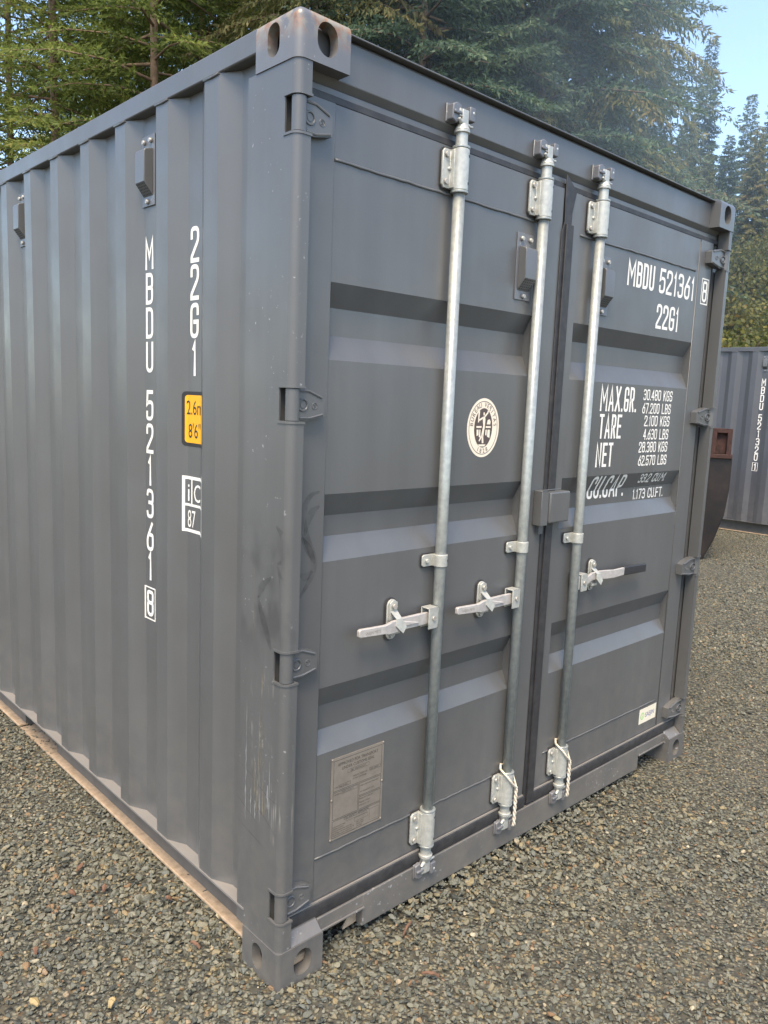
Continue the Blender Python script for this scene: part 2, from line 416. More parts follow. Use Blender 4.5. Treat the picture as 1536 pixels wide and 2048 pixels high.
def merge(*mbs):
    r_ = MB()
    for q in mbs: r_.add(q.v, q.f)
    return r_
def moved(mb, dx, dy, dl=0, rot=0, sh=0):
    c, s = math.cos(rot), math.sin(rot); q = MB()
    q.v = [(a*c-b*s+dx, a*s+b*c+dy, l+dl) for a, b, l in mb.v]; q.f = mb.f; q.sm = mb.sm; return q
def rect(u0, u1, v0, v1, l=0):
    q = MB(); q.add([(u0, v0, l), (u1, v0, l), (u1, v1, l), (u0, v1, l)], [(0, 1, 2, 3)]); return q
def frame(u0, u1, v0, v1, t, l=0):
    return merge(rect(u0, u1, v0, v0+t, l), rect(u0, u1, v1-t, v1, l), rect(u0, u0+t, v0+t, v1-t, l), rect(u1-t, u1, v0+t, v1-t, l))
def poly(pts, l=0):
    q = MB(); q.add([(a, b, l) for a, b in pts], [tuple(range(len(pts)))]); return q
def cut_lines(mb, axis, vals):
    bm = bmesh.new(); vs = [bm.verts.new(v) for v in mb.v]
    for f in mb.f:
        try: bm.faces.new([vs[i] for i in f])
        except ValueError: pass
    for a in vals:
        co = [0, 0, 0]; no = [0, 0, 0]; co[axis] = a; no[axis] = 1
        bmesh.ops.bisect_plane(bm, geom=bm.verts[:]+bm.edges[:]+bm.faces[:], dist=1e-6, plane_co=co, plane_no=no)
    bm.verts.index_update()
    q = MB(); q.v = [tuple(v.co) for v in bm.verts]; q.f = [[v.index for v in f.verts] for f in bm.faces]; q.sm = [False]*len(q.f); bm.free(); return q

# ------------------------------------------------------------------ container dimensions
W, LEN, H = 2.438, 6.058, 2.591
PER, O0, XO, XI = .2845, .362, .004, .038
def side_pts():
    pts = [(.20, XI), (.294, XI)]; k = 0
    while O0+PER*k+.072 < LEN-.25:
        o = O0+PER*k
        pts += [(o, XO), (o+.072, XO), (o+.14, XI), (o+.2165, XI)]; k += 1
    pts += [(LEN-.2, XI)]
    return pts
SP = side_pts()
def side_x(y):
    for (a, xa), (b, xb) in zip(SP, SP[1:]):
        if a <= y <= b: return xa+(xb-xa)*(y-a)/(b-a) if b > a else xa
    return XI
def on_side(mb, off=.0007):
    """flat (u,v,layer) with u = -y -> along the corrugated left wall"""
    mb = cut_lines(mb, 0, [-a for a, _ in SP if .3 < a < 1.2])
    q = MB(); q.v = [(side_x(-u)-off-l, -u, v) for u, v, l in mb.v]; q.f = mb.f; q.sm = mb.sm; return q
DF, DPAN, DREC = .045, .0485, .081
RECS = [(1.975, 1.912, 1.838, 1.772), (1.408, 1.343, 1.284, 1.218), (.850, .782, .708, .648)]
def door_y(z):
    for a, b, c, d in RECS:
        if d <= z <= a:
            if z >= b: return DPAN+(DREC-DPAN)*(a-z)/(a-b)
            if z >= c: return DREC
            return DPAN+(DREC-DPAN)*(z-d)/(c-d)
    return DPAN
def on_door(mb, off=.0007, flat=None):
    cuts = [z for r_ in RECS for z in r_]
    if flat is None: mb = cut_lines(mb, 1, cuts)
    q = MB(); q.v = [(u, (door_y(v) if flat is None else flat)-off-l, v) for u, v, l in mb.v]; q.f = mb.f; q.sm = mb.sm; return q

# ------------------------------------------------------------------ container
def stadium(cx, cz, w, h, n=10):
    r_ = min(w, h)/2; pts = []
    if h >= w:
        for k in range(n+1):
            t = math.pi*k/n; pts.append((cx+r_*math.cos(t), cz+(h/2-r_)+r_*math.sin(t)))
        for k in range(n+1):
            t = math.pi+math.pi*k/n; pts.append((cx+r_*math.cos(t), cz-(h/2-r_)+r_*math.sin(t)))
    else:
        return [(b-cz+cx, a-cx+cz) for a, b in stadium(cx, cz, h, w, n)]
    return pts
def make_casting(top):
    """corner block with its three lock holes; outer faces x=0, y=0"""
    bm = bmesh.new()
    bmesh.ops.create_cube(bm, size=1)
    z0 = 0
    for v in bm.verts: v.co = Vector(((v.co.x+.5)*.162, (v.co.y+.5)*.178, (v.co.z+.5)*.118))
    def sel(f): return [e for e in bm.edges if all(f(v.co) for v in e.verts)]
    es = sel(lambda c: c.x < .001 and c.y < .001)
    zt = .118 if top else 0
    if top: es += sel(lambda c: abs(c.z-zt) < .001 and (c.x < .001 or c.y < .001)) if True else []
    es = list(dict.fromkeys([e for e in es if not (abs(e.verts[0].co.z-zt) < .001 and abs(e.verts[1].co.z-zt) < .001 and not (all(v.co.x < .001 for v in e.verts) or all(v.co.y < .001 for v in e.verts)))]))
    bmesh.ops.bevel(bm, geom=es, offset=.024 if top else .014, segments=5, profile=.5, affect='EDGES')
    me = bpy.data.meshes.new('corner_casting'); bm.to_mesh(me); bm.free()
    o = bpy.data.objects.new('casting_tmp', me); COL.objects.link(o)
    cutters = []
    cv = MB(); cv.box(.030, .150, .030, .166, .026, .092)
    c1 = MB(); c1.prism(stadium(.089, .060, .0635, .0795), 1, -.05, .06)
    c2 = MB(); c2.prism(stadium(.1015, .060, .051, .0795), 0, -.05, .06)
    c3 = MB(); c3.prism(stadium(.089, .1015, .0635, .124), 2, .05 if top else -.05, .2 if top else .05)
    for c in (cv, c1, c2, c3):
        q = c.build('cut_tmp', M['dark']); cutters.append(q)
        b = o.modifiers.new('b', 'BOOLEAN'); b.object = q; b.operation = 'DIFFERENCE'; b.solver = 'EXACT'
    dg = bpy.context.evaluated_depsgraph_get(); res = bpy.data.meshes.new_from_object(o.evaluated_get(dg)); res.name = 'corner_casting'
    bpy.data.objects.remove(o)
    for q in cutters: bpy.data.objects.remove(q)
    for p in res.polygons: p.use_smooth = True
    res.set_sharp_from_angle(angle=R(32))
    res.materials.clear()
    return res

def lpath(poly2, t):
    """closed outline of a bent plate of thickness t (offset to the left of the path)"""
    P = [Vector(p) for p in poly2]; off = []
    for i, p in enumerate(P):
        d0 = (P[i]-P[i-1]).normalized() if i else (P[1]-P[0]).normalized()
        d1 = (P[i+1]-P[i]).normalized() if i < len(P)-1 else d0
        n = Vector((-d0.y-d1.y, d0.x+d1.x)).normalized(); k = 1/max(.5, n.dot(Vector((-d0.y, d0.x))))
        off.append(p+n*t*k)
    return [tuple(p) for p in P]+[tuple(p) for p in off[::-1]]
HZ = [2.35, 1.65, .95, .25]

SMEAR_DOOR = [[(0.138, 1.417), (0.108, 1.411), (0.088, 1.382), (0.082, 1.334), (0.1, 1.284), (0.127, 1.228), (0.124, 1.194), (0.101, 1.157), (0.078, 1.128)], [(0.139, 1.378), (0.115, 1.365), (0.098, 1.338), (0.091, 1.3)], [(0.081, 1.296), (0.107, 1.259), (0.13, 1.218)], [(0.079, 1.194), (0.097, 1.182), (0.121, 1.199)]]
SMEAR_POST = [[(0.053, 1.332), (0.025, 1.311), (0.0, 1.287), (-0.001, 1.25), (0.045, 1.232)], [(0.128, 1.124), (0.116, 1.158), (0.072, 1.189)], [(0.132, 1.128), (0.114, 1.083), (0.083, 1.026), (0.065, 0.989)], [(0.045, 1.228), (0.016, 1.172), (0.017, 1.105), (0.008, 1.064)]]
LINES_POST = [[(0.226, 0.618), (0.152, 0.603), (0.107, 0.579), (0.055, 0.564), (0.01, 0.563), (-0.001, 0.516)], [(0.205, 0.539), (0.132, 0.521), (0.07, 0.495), (0.014, 0.457)], [(0.228, 0.513), (0.176, 0.491), (0.113, 0.465)], [(0.221, 0.438), (0.138, 0.421), (0.076, 0.407)]]
SCRAPE_PALE = [(.176, .70, .815, .003, None), (.1765, .56, .72, .0045, None), (.177, .455, .58, .004, None), (.060, .50, .672, .005, None), (.068, .53, .60, .010, None), (.150, .480, .560, .004, None), (.128, .476, .530, .006, None), (.105, .474, .545, .003, None), (.110, .705, .745, .004, None), (.098, .70, .725, .0035, None)]
SCRAPE_TAN = [(.105, .62, .93, .004, None), (.112, .60, .80, .006, None), (.094, .64, .78, .004, None), (.130, .55, .66, .007, None), (.145, .50, .63, .004, None), (.118, .50, .60, .009, None), (.090, .50, .64, .006, None), (.100, .86, .92, .005, None), (.150, 1.0, 1.2, .003, None), (.078, .51, .56, .010, None)]
def build_container():
    C = empty('shipping_container')
    # --- corner castings
    bot = make_casting(False); top = make_casting(True)
    bot.materials.append(M['cast']); top.materials.append(M['cast_top'])
    for zz, me0, mm in ((0, bot, 'cast'), (H-.118, top, 'cast_top')):
        for fx in (0, 1):
            for fy in (0, 1):
                me = me0.copy()
                for v in me.vertices:
                    x, y, z = v.co
                    v.co = ((W-x) if fx else x, (LEN-y) if fy else y, z+zz)
                if fx != fy: me.flip_normals()
                if mm == 'cast_top' and (fx or fy): me.materials[0] = M['paint']
                o = bpy.data.objects.new('corner_casting', me); COL.objects.link(o); o.parent = C
                if mm == 'cast_top' and not fx and not fy: o['label'] = 'rust worn top corner casting over the scraped post'
    k = MB(); k.prism([(.032, .034), (.148, .034), (.148, .150), (.060, .164), (.032, .110)], 2, .0265, .052); k.build('packed_dirt', M['dirt'], C, bevel=.006)
    # --- front corner posts (bent plate, notched at the hinges)
    def arc(cx, cy, r_, a0, a1, n=6): return [(cx+r_*math.cos(a0+(a1-a0)*k/n), cy+r_*math.sin(a0+(a1-a0)*k/n)) for k in range(n+1)]
    full = [(.003, .214)]+arc(.025, .025, .022, math.pi, 1.5*math.pi)+[(.047, .003), (.047, .052)]
    part = [(.003, .214), (.003, .052)]
    p = MB(); zc = [.118]
    for hz in HZ[::-1]: zc += [hz-.042, hz+.042]
    zc.append(H-.118)
    for i in range(len(zc)-1):
        if i % 2 == 0:
            p.prism(lpath(full, .005), 2, zc[i], zc[i+1])
            lip = [(.0005, .055)]+arc(.025, .025, .0245, math.pi, 1.5*math.pi)+[(.0495, .0005)]   # weld lip at each notch
            for ze in (zc[i]+.0005, zc[i+1]-.0065):
                if .2 < ze < 2.45: p.prism(lpath(lip, .006), 2, ze, ze+.006)
        else: p.prism(lpath(part, .005), 2, zc[i], zc[i+1])
    p.box(.008, .060, .060, .075, .118, H-.118)
    p.box(.008, .012, .06, .21, .118, H-.118)
    p.build('corner_post', M['post'], C, label='left door post with scraped paint')
    rgp = random.Random(12)
    def sliver(y, z0_, z1_, w, m_):
        n_ = 9; q = MB(); vs = []
        for i in range(n_):
            t = i/(n_-1); ww = w*(.25+rgp.random()*.75)*math.sin(math.pi*(.08+.84*t))**.5; yy = y+rgp.uniform(-.0012, .0012)
            vs += [(.0024, yy+ww/2, z0_+(z1_-z0_)*t), (.0024, yy-ww/2, z0_+(z1_-z0_)*t)]
        q.add(vs, [(2*i, 2*i+1, 2*i+3, 2*i+2) for i in range(n_-1)]); return q
    sc1 = merge(*[sliver(*a) for a in SCRAPE_PALE]); tag(sc1.build('paint_scrape', M['pale'], C), kind='stuff')
    sc2 = merge(*[sliver(*a) for a in SCRAPE_TAN]); tag(sc2.build('paint_scrape', M['tan'], C), kind='stuff')
    def smear(paths, w, fn, name, m_, parent):
        q = MB()
        for k_, path in enumerate(paths):
            P2 = round_path([(a, b_, 1) for a, b_ in path], .06); L2 = []
            for i in range(len(P2)-1): L2 += [P2[i], (P2[i]+P2[i+1])/2]
            L2.append(P2[-1]); n_ = len(L2); vs = []
            for i, pt in enumerate(L2):
                d = (L2[min(i+1, n_-1)]-L2[max(i-1, 0)]).normalized(); nn = Vector((-d.y, d.x)); ww = w*(.25+.75*max(0, math.sin(math.pi*i/(n_-1)))**.6)/2
                vs += [fn(*(pt+nn*ww), .0003+.00008*k_), fn(*(pt-nn*ww), .0003+.00008*k_)]
            q.add(vs, [(2*i, 2*i+1, 2*i+3, 2*i+2) for i in range(n_-1)])
        tag(q.build(name, m_, parent), kind='stuff')
    onp = lambda a, b_, l: (.003-l if a > .026 else .003+.022-math.sqrt(max(0, .022**2-(.026-max(a, .005))**2))-l, max(a, .005), b_)
    smear(SMEAR_POST, .026, onp, 'smudge', M['smudge'], C); smear(LINES_POST, .0035, onp, 'scratch', M['smudge'], C)
    p.mirror_x(W/2).build('corner_post', M['paint'], C)
    q = MB(); q.prism([(.005, LEN-.20), (.005, LEN-.005), (.16, LEN-.005), (.16, LEN-.02), (.02, LEN-.02), (.02, LEN-.2)], 2, .118, H-.118)
    q.build('corner_post', M['paint'], C); q.mirror_x(W/2).build('corner_post', M['paint'], C)
    # --- corrugated walls
    def wall_mesh():
        z0, z1 = .1705, 2.5245; n = len(SP); vs = []; fs = []
        for y, x in SP: vs += [(x, y, z0), (x, y, z1)]
        for i in range(n-1): fs.append((2*i, 2*i+1, 2*i+3, 2*i+2))
        o = len(vs)
        for y, x in SP: vs += [(x+.002, y, z0), (x+.002, y, z1)]
        for i in range(n-1): fs.append((o+2*i+2, o+2*i+3, o+2*i+1, o+2*i))
        mb = MB(); mb.add(vs, fs); return mb
    wmb = wall_mesh()
    wmb.build('side_wall', M['paint'], C, label='corrugated left side wall'); wmb.mirror_x(W/2).build('side_wall', M['paint'], C)
    e = MB(); vs = []; xs = []; x = .17
    while x < W-.2: xs += [(x, LEN-.05), (x+.07, LEN-.012), (x+.14, LEN-.012), (x+.21, LEN-.05)]; x += .28
    xs.append((W-.16, LEN-.05))
    for a, b in xs: vs += [(a, b, .15), (a, b, 2.53)]
    e.add(vs, [(2*i, 2*i+2, 2*i+3, 2*i+1)[::-1] for i in range(len(xs)-1)]); e.build('end_wall', M['paint'], C)
    # weld beads under the top rail where the outer ribs meet it
    wb = MB(); k = 0
    while O0+PER*k < 5.6:
        o = O0+PER*k
        wb.tube([(XO-.001, o-.004, 2.5235), (XO-.002, o+.03, 2.5215), (XO-.001, o+.076, 2.5235)], .0038, 6); k += 1
    tag(wb.build('weld_bead', M['paint'], C), kind='stuff')
    # --- top rails, roof
    t = MB(); t.box(.0035, .063, .178, LEN-.178, 2.525, 2.584)
    t.build('top_side_rail', M['paint'], C, bevel=.004); t.mirror_x(W/2).build('top_side_rail', M['paint'], C, bevel=.004)
    rf = MB(); vs = []; ys = []; y = .1
    while y < LEN-.2: ys += [(y, 2.570), (y+.09, 2.570), (y+.11, 2.583), (y+.2, 2.583)]; y += .22
    ys.append((LEN-.1, 2.570))
    for a, b in ys: vs += [(.06, a, b), (W-.06, a, b)]
    rf.add(vs, [(2*i, 2*i+1, 2*i+3, 2*i+2) for i in range(len(ys)-1)]); rf.build('roof_panel', M['paint'], C)
    # --- bottom rails
    b = MB()
    b.box(.001, .094, .178, LEN-.178, .1635, .170)
    br = b.build('bottom_side_rail', M['ledge'], C); b.mirror_x(W/2).build('bottom_side_rail', M['paint'], C)
    pk = [(1.83, 2.235), (3.82, 4.225)]
    ys = [.178]+[v for pr_ in pk for v in pr_]+[LEN-.178]
    for i in range(0, len(ys), 2):
        f = MB(); f.box(.080, .094, ys[i], ys[i+1], .020, .1633); f.build('rail_web', M['paint'], br)
        f = MB(); f.box(.046, .0935, ys[i]+.001, ys[i+1]-.001, .009, .0205); f.build('rail_flange', M['dirt'], br, bevel=.003)
    for y0, y1 in pk:
        k = MB(); k.box(.052, .50, y0+.004, y1-.004, -.004, .008); k.build('pocket_floor', M['dirt'], br)
        k = MB(); k.box(.095, .50, y0-.006, y0, .009, .163); k.box(.095, .5, y1, y1+.006, .009, .163); k.box(.49, .5, y0, y1, .009, .163); k.build('fork_pocket', M['cast'], br)
    rg = MB()
    rg.tube([(.006+.012*math.cos(a)*.3, 1.275+.004*math.sin(a), .176+.016*math.sin(a)+.012) if 0 else (.016, 1.215+.016*math.cos(a), .186+.016*math.sin(a)) for a in [2*math.pi*k/16 for k in range(17)]], .0035, 6)
    rg.build('lashing_ring', M['dark'], br)
    # --- header
    h = MB()
    h.prism([(.045, 2.472), (.045, 2.572), (.052, 2.580), (.11, 2.580), (.11, 2.452), (.062, 2.452)], 0, .05, W-.05)
    h.prism([(.027, 2.581), (.027, 2.586), (.09, 2.586), (.09, 2.581)], 0, .162, W-.162)
    h.build('door_header', M['paint'], C, bevel=.002)
    h = MB(); h.box(.058, W-.058, .056, .09, 2.436, 2.4515); h.build('header_lip', M['paint'], C)
    # --- sill
    s = MB()
    s.box(.345, 2.040, .030, .10, .034, .1415)
    s.box(.164, .345, .030, .10, .100, .1415); s.box(2.040, W-.164, .030, .10, .100, .1415)
    s.box(.150, .348, .024, .030, .095, .103); s.box(2.037, W-.15, .024, .030, .095, .103)
    s.box(.345, .352, .10, .45, .01, .14); s.box(2.033, 2.040, .10, .45, .01, .14)
    so = s.build('door_sill', M['sill'], C, bevel=.002)
    g = MB()
    g.prism([(.052, .118), (.052, .150), (.158, .150), (.158, .118)], 1, .034, .040)
    vs = [(.050, .004, .1185), (.160, .004, .1185), (.160, .040, .150), (.050, .040, .150), (.050, .04, .1185), (.160, .04, .1185)]
    g.add(vs, [(0, 1, 2, 3), (0, 3, 4), (1, 5, 2), (0, 4, 5, 1)])
    g.build('casting_gusset', M['sill'], so); g.mirror_x(W/2).build('casting_gusset', M['sill'], so)
    d = MB(); d.box(.30, .40, .0, .032, -.002, .012); d.v = [(x_, y_, z_+(.03 if y_ > .02 and z_ > .005 else 0)) for x_, y_, z_ in d.v]
    k = MB(); k.prism([(.345, .034), (.345, .098), (.338, .098), (.292, .040), (.292, .03)], 1, .060, .064); k.build('notch_plate', M['dirt'], so)
    # floor, dark inside
    fl = MB(); fl.box(.1, W-.1, .1, LEN-.1, .12, .15); fl.build('floor_panel', M['dark'], C)

    # --- doors
    def door(x0, x1, fl_, fr_):
        D = MB(); z0, z1 = .186, 2.415
        pl, pr_ = x0+fl_, x1-fr_
        D.box(x0, pl, DF, .095, z0, z1); D.box(pr_, x1, DF, .095, z0, z1)
        D.box(pl, pr_, .0905, .095, z0, z1)
        zs = [(z1, DPAN)]
        for a, b_, c, d_ in RECS: zs += [(a, DPAN), (b_, DREC), (c, DREC), (d_, DPAN)]
        zs.append((z0, DPAN))
        vs = []
        for z, y in zs: vs += [(pl, y, z), (pr_, y, z)]
        D.add(vs, [(2*i+2, 2*i+3, 2*i+1, 2*i) for i in range(len(zs)-1)])
        for a, b_, c, d_ in RECS:                                    # end walls of each pressed recess, leaning a little
            for xx, s_ in ((pl+.0012, 1), (pr_-.0012, -1)):
                D.add([(xx, DPAN, a), (xx, DREC, b_), (xx, DREC, c), (xx, DPAN, d_)], [(0, 1, 2, 3) if s_ > 0 else (3, 2, 1, 0)])
        D.add([(pl, DPAN, z1), (pr_, DPAN, z1), (pr_, .0905, z1), (pl, .0905, z1)], [(0, 1, 2, 3)])
        dd = D.build('door', M['paint'], C)
        bd = MB()
        rng = random.Random(int(x0*100))
        for z in (2.280, .325):
            pts = []; x = pl+.004
            while x < pr_-.004: pts.append((x, DPAN-.001+rng.uniform(-.0006, .0006), z+rng.uniform(-.0012, .0012))); x += .03
            bd.tube(pts, [.0042 if z > 1 else .0028]*len(pts), 6)
        bd.tube([(pl+.001, DPAN, z0+.01), (pl+.001, DPAN, 1.2), (pl+.001, DPAN, z1-.01)], .0022, 5)
        bd.tube([(pr_-.001, DPAN, z0+.01), (pr_-.001, DPAN, 1.2), (pr_-.001, DPAN, z1-.01)], .0022, 5)
        tag(bd.build('weld_seam', M['paint'], dd), kind='stuff')
        return dd
    LD = door(.056, 1.177, .099, .132); RD = door(1.233, 2.334, .054, .114)
    LD['label'] = 'left door leaf with emblem and approval plate'; RD['label'] = 'right door leaf with weight lettering'
    def gasket(dd, x0, x1):
        g_ = MB(); g_.prism([(.060, .1425), (.036, .1425), (.034, .150), (.0345, .176), (.037, .1855), (.060, .1855)], 0, x0, x1)
        g_.build('door_gasket', M['rubber'], dd, bevel=.0015)
        g_ = MB(); g_.box(x0, x1, .050, .07, 2.4165, 2.4355); g_.build('door_gasket', M['rubber'], dd, bevel=.002)
        k_ = MB(); k_.box(x0+.004, x1-.004, .039, .0447, .1862, .1915); k_.build('gasket_strip', M['ledge'], dd)
    smear(SMEAR_DOOR, .024, lambda a, b_, l: (min(max(a, .058), .153), DF-l, b_), 'smudge', M['smudge'], LD)
    gasket(LD, .058, 1.177); gasket(RD, 1.233, 2.385)
    g_ = MB(); g_.box(2.3345, 2.386, .062, .08, .16, 2.43); g_.build('door_gasket', M['rubber_dusty'], RD)
    # centre closing strip, top end flared over the header
    cs = MB()
    cs.prism([(1.172, .15), (1.2265, .15), (1.2265, 2.34), (1.246, 2.415), (1.232, 2.428), (1.181, 2.462), (1.181, 2.36), (1.186, 2.31), (1.172, 2.27)], 1, .040, .0445)
    cs.box(1.190, 1.2325, .0335, .0398, .15, 2.30)
    cs.build('centre_gasket', M['rubber'], RD, bevel=.0015)
    cp = MB(); cp.box(1.1775, 1.2325, .05, .09, .15, 2.43); cp.build('seam_filler', M['rubber'], RD)
    # hinges
    def hinge(z):
        h_ = MB()
        pl = [(.040, z-.040), (.075, z-.040), (.128, z-.028), (.128, z+.020), (.112, z+.030), (.070, z+.042), (.040, z+.042)]
        h_.prism(pl, 1, .022, .0445)
        for a, b_ in (((.045, z+.036), (.075, z+.036)), ((.075, z+.036), (.118, z+.020)), ((.045, z-.034), (.078, z-.034)), ((.078, z-.034), (.122, z-.024))):
            h_.tube([(a[0], .022, a[1]), (b_[0], .022, b_[1])], .0035, 6)
        c_ = [(.056+.015*math.cos(t), .0215, z+.015*math.sin(t)) for t in [2*math.pi*k/18 for k in range(19)]]
        h_.tube(c_, .003, 6)
        h_.cyl((.056, .0218, z), (.056, .0205, z), .008, n=14)
        c_ = [(.095+.0085*math.cos(t), .0217, z-.002+.0085*math.sin(t)) for t in [2*math.pi*k/14 for k in range(15)]]
        h_.tube(c_, .0011, 5)
        h_.tube([(.099, .0217, z+.003), (.092, .0217, z+.002), (.098, .0217, z-.005), (.091, .0217, z-.006)], .0011, 5)
        h_.cyl((.0235, .0225, z-.0405), (.0235, .0225, z+.0405), .0185, n=20)
        return h_
    for z in HZ:
        hm = hinge(z); hm.build('hinge', M['paint'], LD, bevel=.0012); h2 = hinge(z); h2.v = [(a if a < .0421 else .042+(a-.042)*1.5, b_-(.006 if a > .0425 and b_ < .03 else 0), c) for a, b_, c in h2.v]; h2.mirror_x(W/2).build('hinge', M['paint'], RD, bevel=.0012)
    # louvred vents
    def vent(on_left):
        """vent in local (u,d,z): u across, d outward"""
        pl = MB(); pl.box(-.042, .042, 0, -.004, -.107, .107)
        pl.v = [(a, b_, c) for a, b_, c in pl.v]
        bd_ = MB(); bd_.prism([(-.004, .065), (-.030, .058), (-.034, .050), (-.034, -.040), (-.004, -.078)], 0, -.031, .031)
        holes = MB()
        for i in range(6):
            for j in range(5):
                tt = (j+.7)/5.6; y = -.034+.030*tt; z = -.040-.038*tt; n_ = Vector((0, -.785, -.62)).normalized()
                c = Vector((-.025+i*.01, y, z))+n_*.0004
                holes.cyl(c-n_*.001, c, .0026, n=6)
        bl = []
        for u, z in ((-.022, .088), (.022, .088), (0, -.094)):
            q = MB(); q.cyl((u, -.004, z), (u, -.0135, z), .0085, .0065, n=8); bl.append(q)
        return pl, bd_, holes, bl
    def place_vent(parent, fn, sub_ok=True):
        pl, bd_, ho, bl = vent(True)
        for q in (pl, bd_, ho, *bl): q.v = [fn(*v) for v in q.v]
        pl_o = pl.build('vent', M['keeper'], parent, bevel=.001) if sub_ok else pl.build('vent_plate', M['keeper'], parent, bevel=.001)
        if not sub_ok: pl_o = parent
        bd_.build('vent_hood', M['paint'], pl_o, bevel=.002); tag(ho.build('vent_grille', M['dark'], pl_o), kind='stuff')
        for q in bl: q.build('bolt', M['bolt'], pl_o)
    def side_vent(y):
        return lambda u, d, z: (XI-.001+d, y-u, z+2.36)
    place_vent(C, side_vent(.828)); place_vent(C, side_vent(.828+PER*4.38 if 0 else O0+PER*5+.178+.0))
    def door_vent(x): return lambda u, d, z: (x+u, DPAN-.0005+d, z+2.125)
    place_vent(LD, door_vent(.977), False); place_vent(RD, door_vent(1.462), False)

    # --- locking bars
    def bar(x, hub_side, zr):
        B = MB(); B.cyl((x, .022, .19), (x, .022, 2.44), .0178, n=24)
        b_ = B.build('locking_bar', M['galv'], C)
        for zc_ in (2.348, .275):
            k_ = MB(); s_ = 1 if zc_ > 1 else -1
            k_.cyl((x, .022, zc_-.058), (x, .022, zc_+.058), .0255, n=24)
            k_.prism([(x-.060, zc_-.045), (x-.052, zc_-.055), (x-.02, zc_-.055), (x-.02, zc_+.055), (x-.052, zc_+.055), (x-.060, zc_+.045)], 1, .0365, .0440)
            k_.box(x-.030, x, .020, .040, zc_-.054, zc_+.054)
            k_.box(x-.0315, x-.0285, .034, .0375, zc_-.05, zc_+.05)
            k_.build('bearing_bracket', M['zinc'], b_, bevel=.002)
            k_ = MB(); k_.prism([(x-.063, zc_-.048), (x-.054, zc_-.059), (x-.02, zc_-.059), (x-.02, zc_+.059), (x-.054, zc_+.059), (x-.063, zc_+.048)], 1, .0442, .0452); k_.build('bracket_pad', M['rubber'], b_)
            for da, db in ((-.066, -.0585), (.0585, .066)):
                k_ = MB(); k_.cyl((x, .022, zc_+da), (x, .022, zc_+db), .0265, n=24); k_.build('collar', M['galv'], b_, bevel=.0015)
            k_ = MB()
            for dz in (-.038, .038):
                k_ = MB(); k_.cyl((x-.046, .0365, zc_+dz), (x-.046, .0285, zc_+dz), .0085, n=6); k_.build('bolt', M['bolt'], b_)
                k_ = MB(); a = R(-62); k_.cyl((x+.0250*math.cos(a), .022+.0250*math.sin(a), zc_+dz), (x+.0262*math.cos(a), .022+.0262*math.sin(a), zc_+dz), .0042, n=10); k_.build('grease_hole', M['dark'], b_)
            k_ = MB(); k_.sphere((x-.034, .0360, zc_), .006, n=8, mm=5); k_.build('weld_dot', M['zinc'], b_)
        # mid guide clamp
        k_ = MB(); zc_ = 1.178
        k_.cyl((x, .022, zc_-.019), (x, .022, zc_+.019), .0228, n=24)
        k_.prism([(x-.064, zc_-.014), (x-.058, zc_-.019), (x-.012, zc_-.019), (x-.012, zc_+.019), (x-.058, zc_+.019), (x-.064, zc_+.014)], 1, .0385, .0440)
        k_.box(x-.020, x, .016, .0395, zc_-.0185, zc_+.0185)
        k_.cyl((x-.046, .0385, zc_), (x-.046, .031, zc_), .008, n=6)
        k_.build('guide_clamp', M['zinc'], b_, bevel=.0015)
        k_ = MB(); k_.prism([(x-.0675, zc_-.016), (x-.06, zc_-.023), (x-.012, zc_-.023), (x-.012, zc_+.023), (x-.06, zc_+.023), (x-.0675, zc_+.016)], 1, .0442, .0452)
        k_.build('bracket_pad', M['rubber'], b_); k_ = MB()
        a = R(-55); k_.cyl((x+.0226*math.cos(a), .022+.0226*math.sin(a), zc_), (x+.0236*math.cos(a), .022+.0236*math.sin(a), zc_), .0042, n=10)
        k_.build('grease_hole', M['dark'], b_)
        # cams and keepers
        for s_, ze in ((1, 2.440), (-1, .190)):
            Z = lambda d: ze+s_*d
            flip = s_ if x < 1.2 else -s_
            k_ = MB()
            k_.cyl((x, .022, Z(-.03)), (x, .022, Z(.018)), .0180, n=20)
            k_.cyl((x, .022, Z(.010)), (x, .022, Z(.018)), .0235, n=20); k_.cyl((x, .022, Z(.018)), (x, .022, Z(.036)), .0235, .015, n=20)
            k_.box(x-.013, x+.013, .010, .034, min(Z(.030), Z(.074)), max(Z(.030), Z(.074)))
            k_.box(x-.024, x+.016, .012, .032, min(Z(.052), Z(.074)), max(Z(.052), Z(.074)))
            k_.tube([(x-.004, .018, Z(.036)), (x-.020, .014, Z(.040)), (x-.027, .013, Z(.046))], [.008, .006, .005], 8)
            k_.tube([(x+.006, .018, Z(.040)), (x+.022, .012, Z(.032)), (x+.034, .014, Z(.034))], [.007, .004, .0045], 8)
            k_.sphere((x+.030, .010, Z(.070)), .0065, n=8, mm=5)
            k_.build('locking_cam', M['zinc'], b_, bevel=.0025)
            yb = .0448 if s_ > 0 else .0298
            k_ = MB()
            k_.prism([(x-.050, Z(.040)), (x-.030, Z(.032)), (x-.012, Z(.050)), (x-.012, Z(.084)), (x-.030, Z(.090)), (x-.048, Z(.082))], 1, .016, yb)
            k_.box(x+.014, x+.038, .006, yb, min(Z(.046), Z(.086)), max(Z(.046), Z(.086)))
            k_.box(x-.052, x+.040, yb-.006, yb, min(Z(.036), Z(.088)), max(Z(.036), Z(.088)))
            k_.box(x-.046, x-.014, .010, .018, min(Z(.056), Z(.066)), max(Z(.056), Z(.066)))
            k_.build('cam_keeper', M['keeper'], b_, bevel=.0035)
        # handle hub
        s_ = hub_side; hz = 1.000
        k_ = MB(); xa, xb = sorted((x+s_*.020, x+s_*.062))
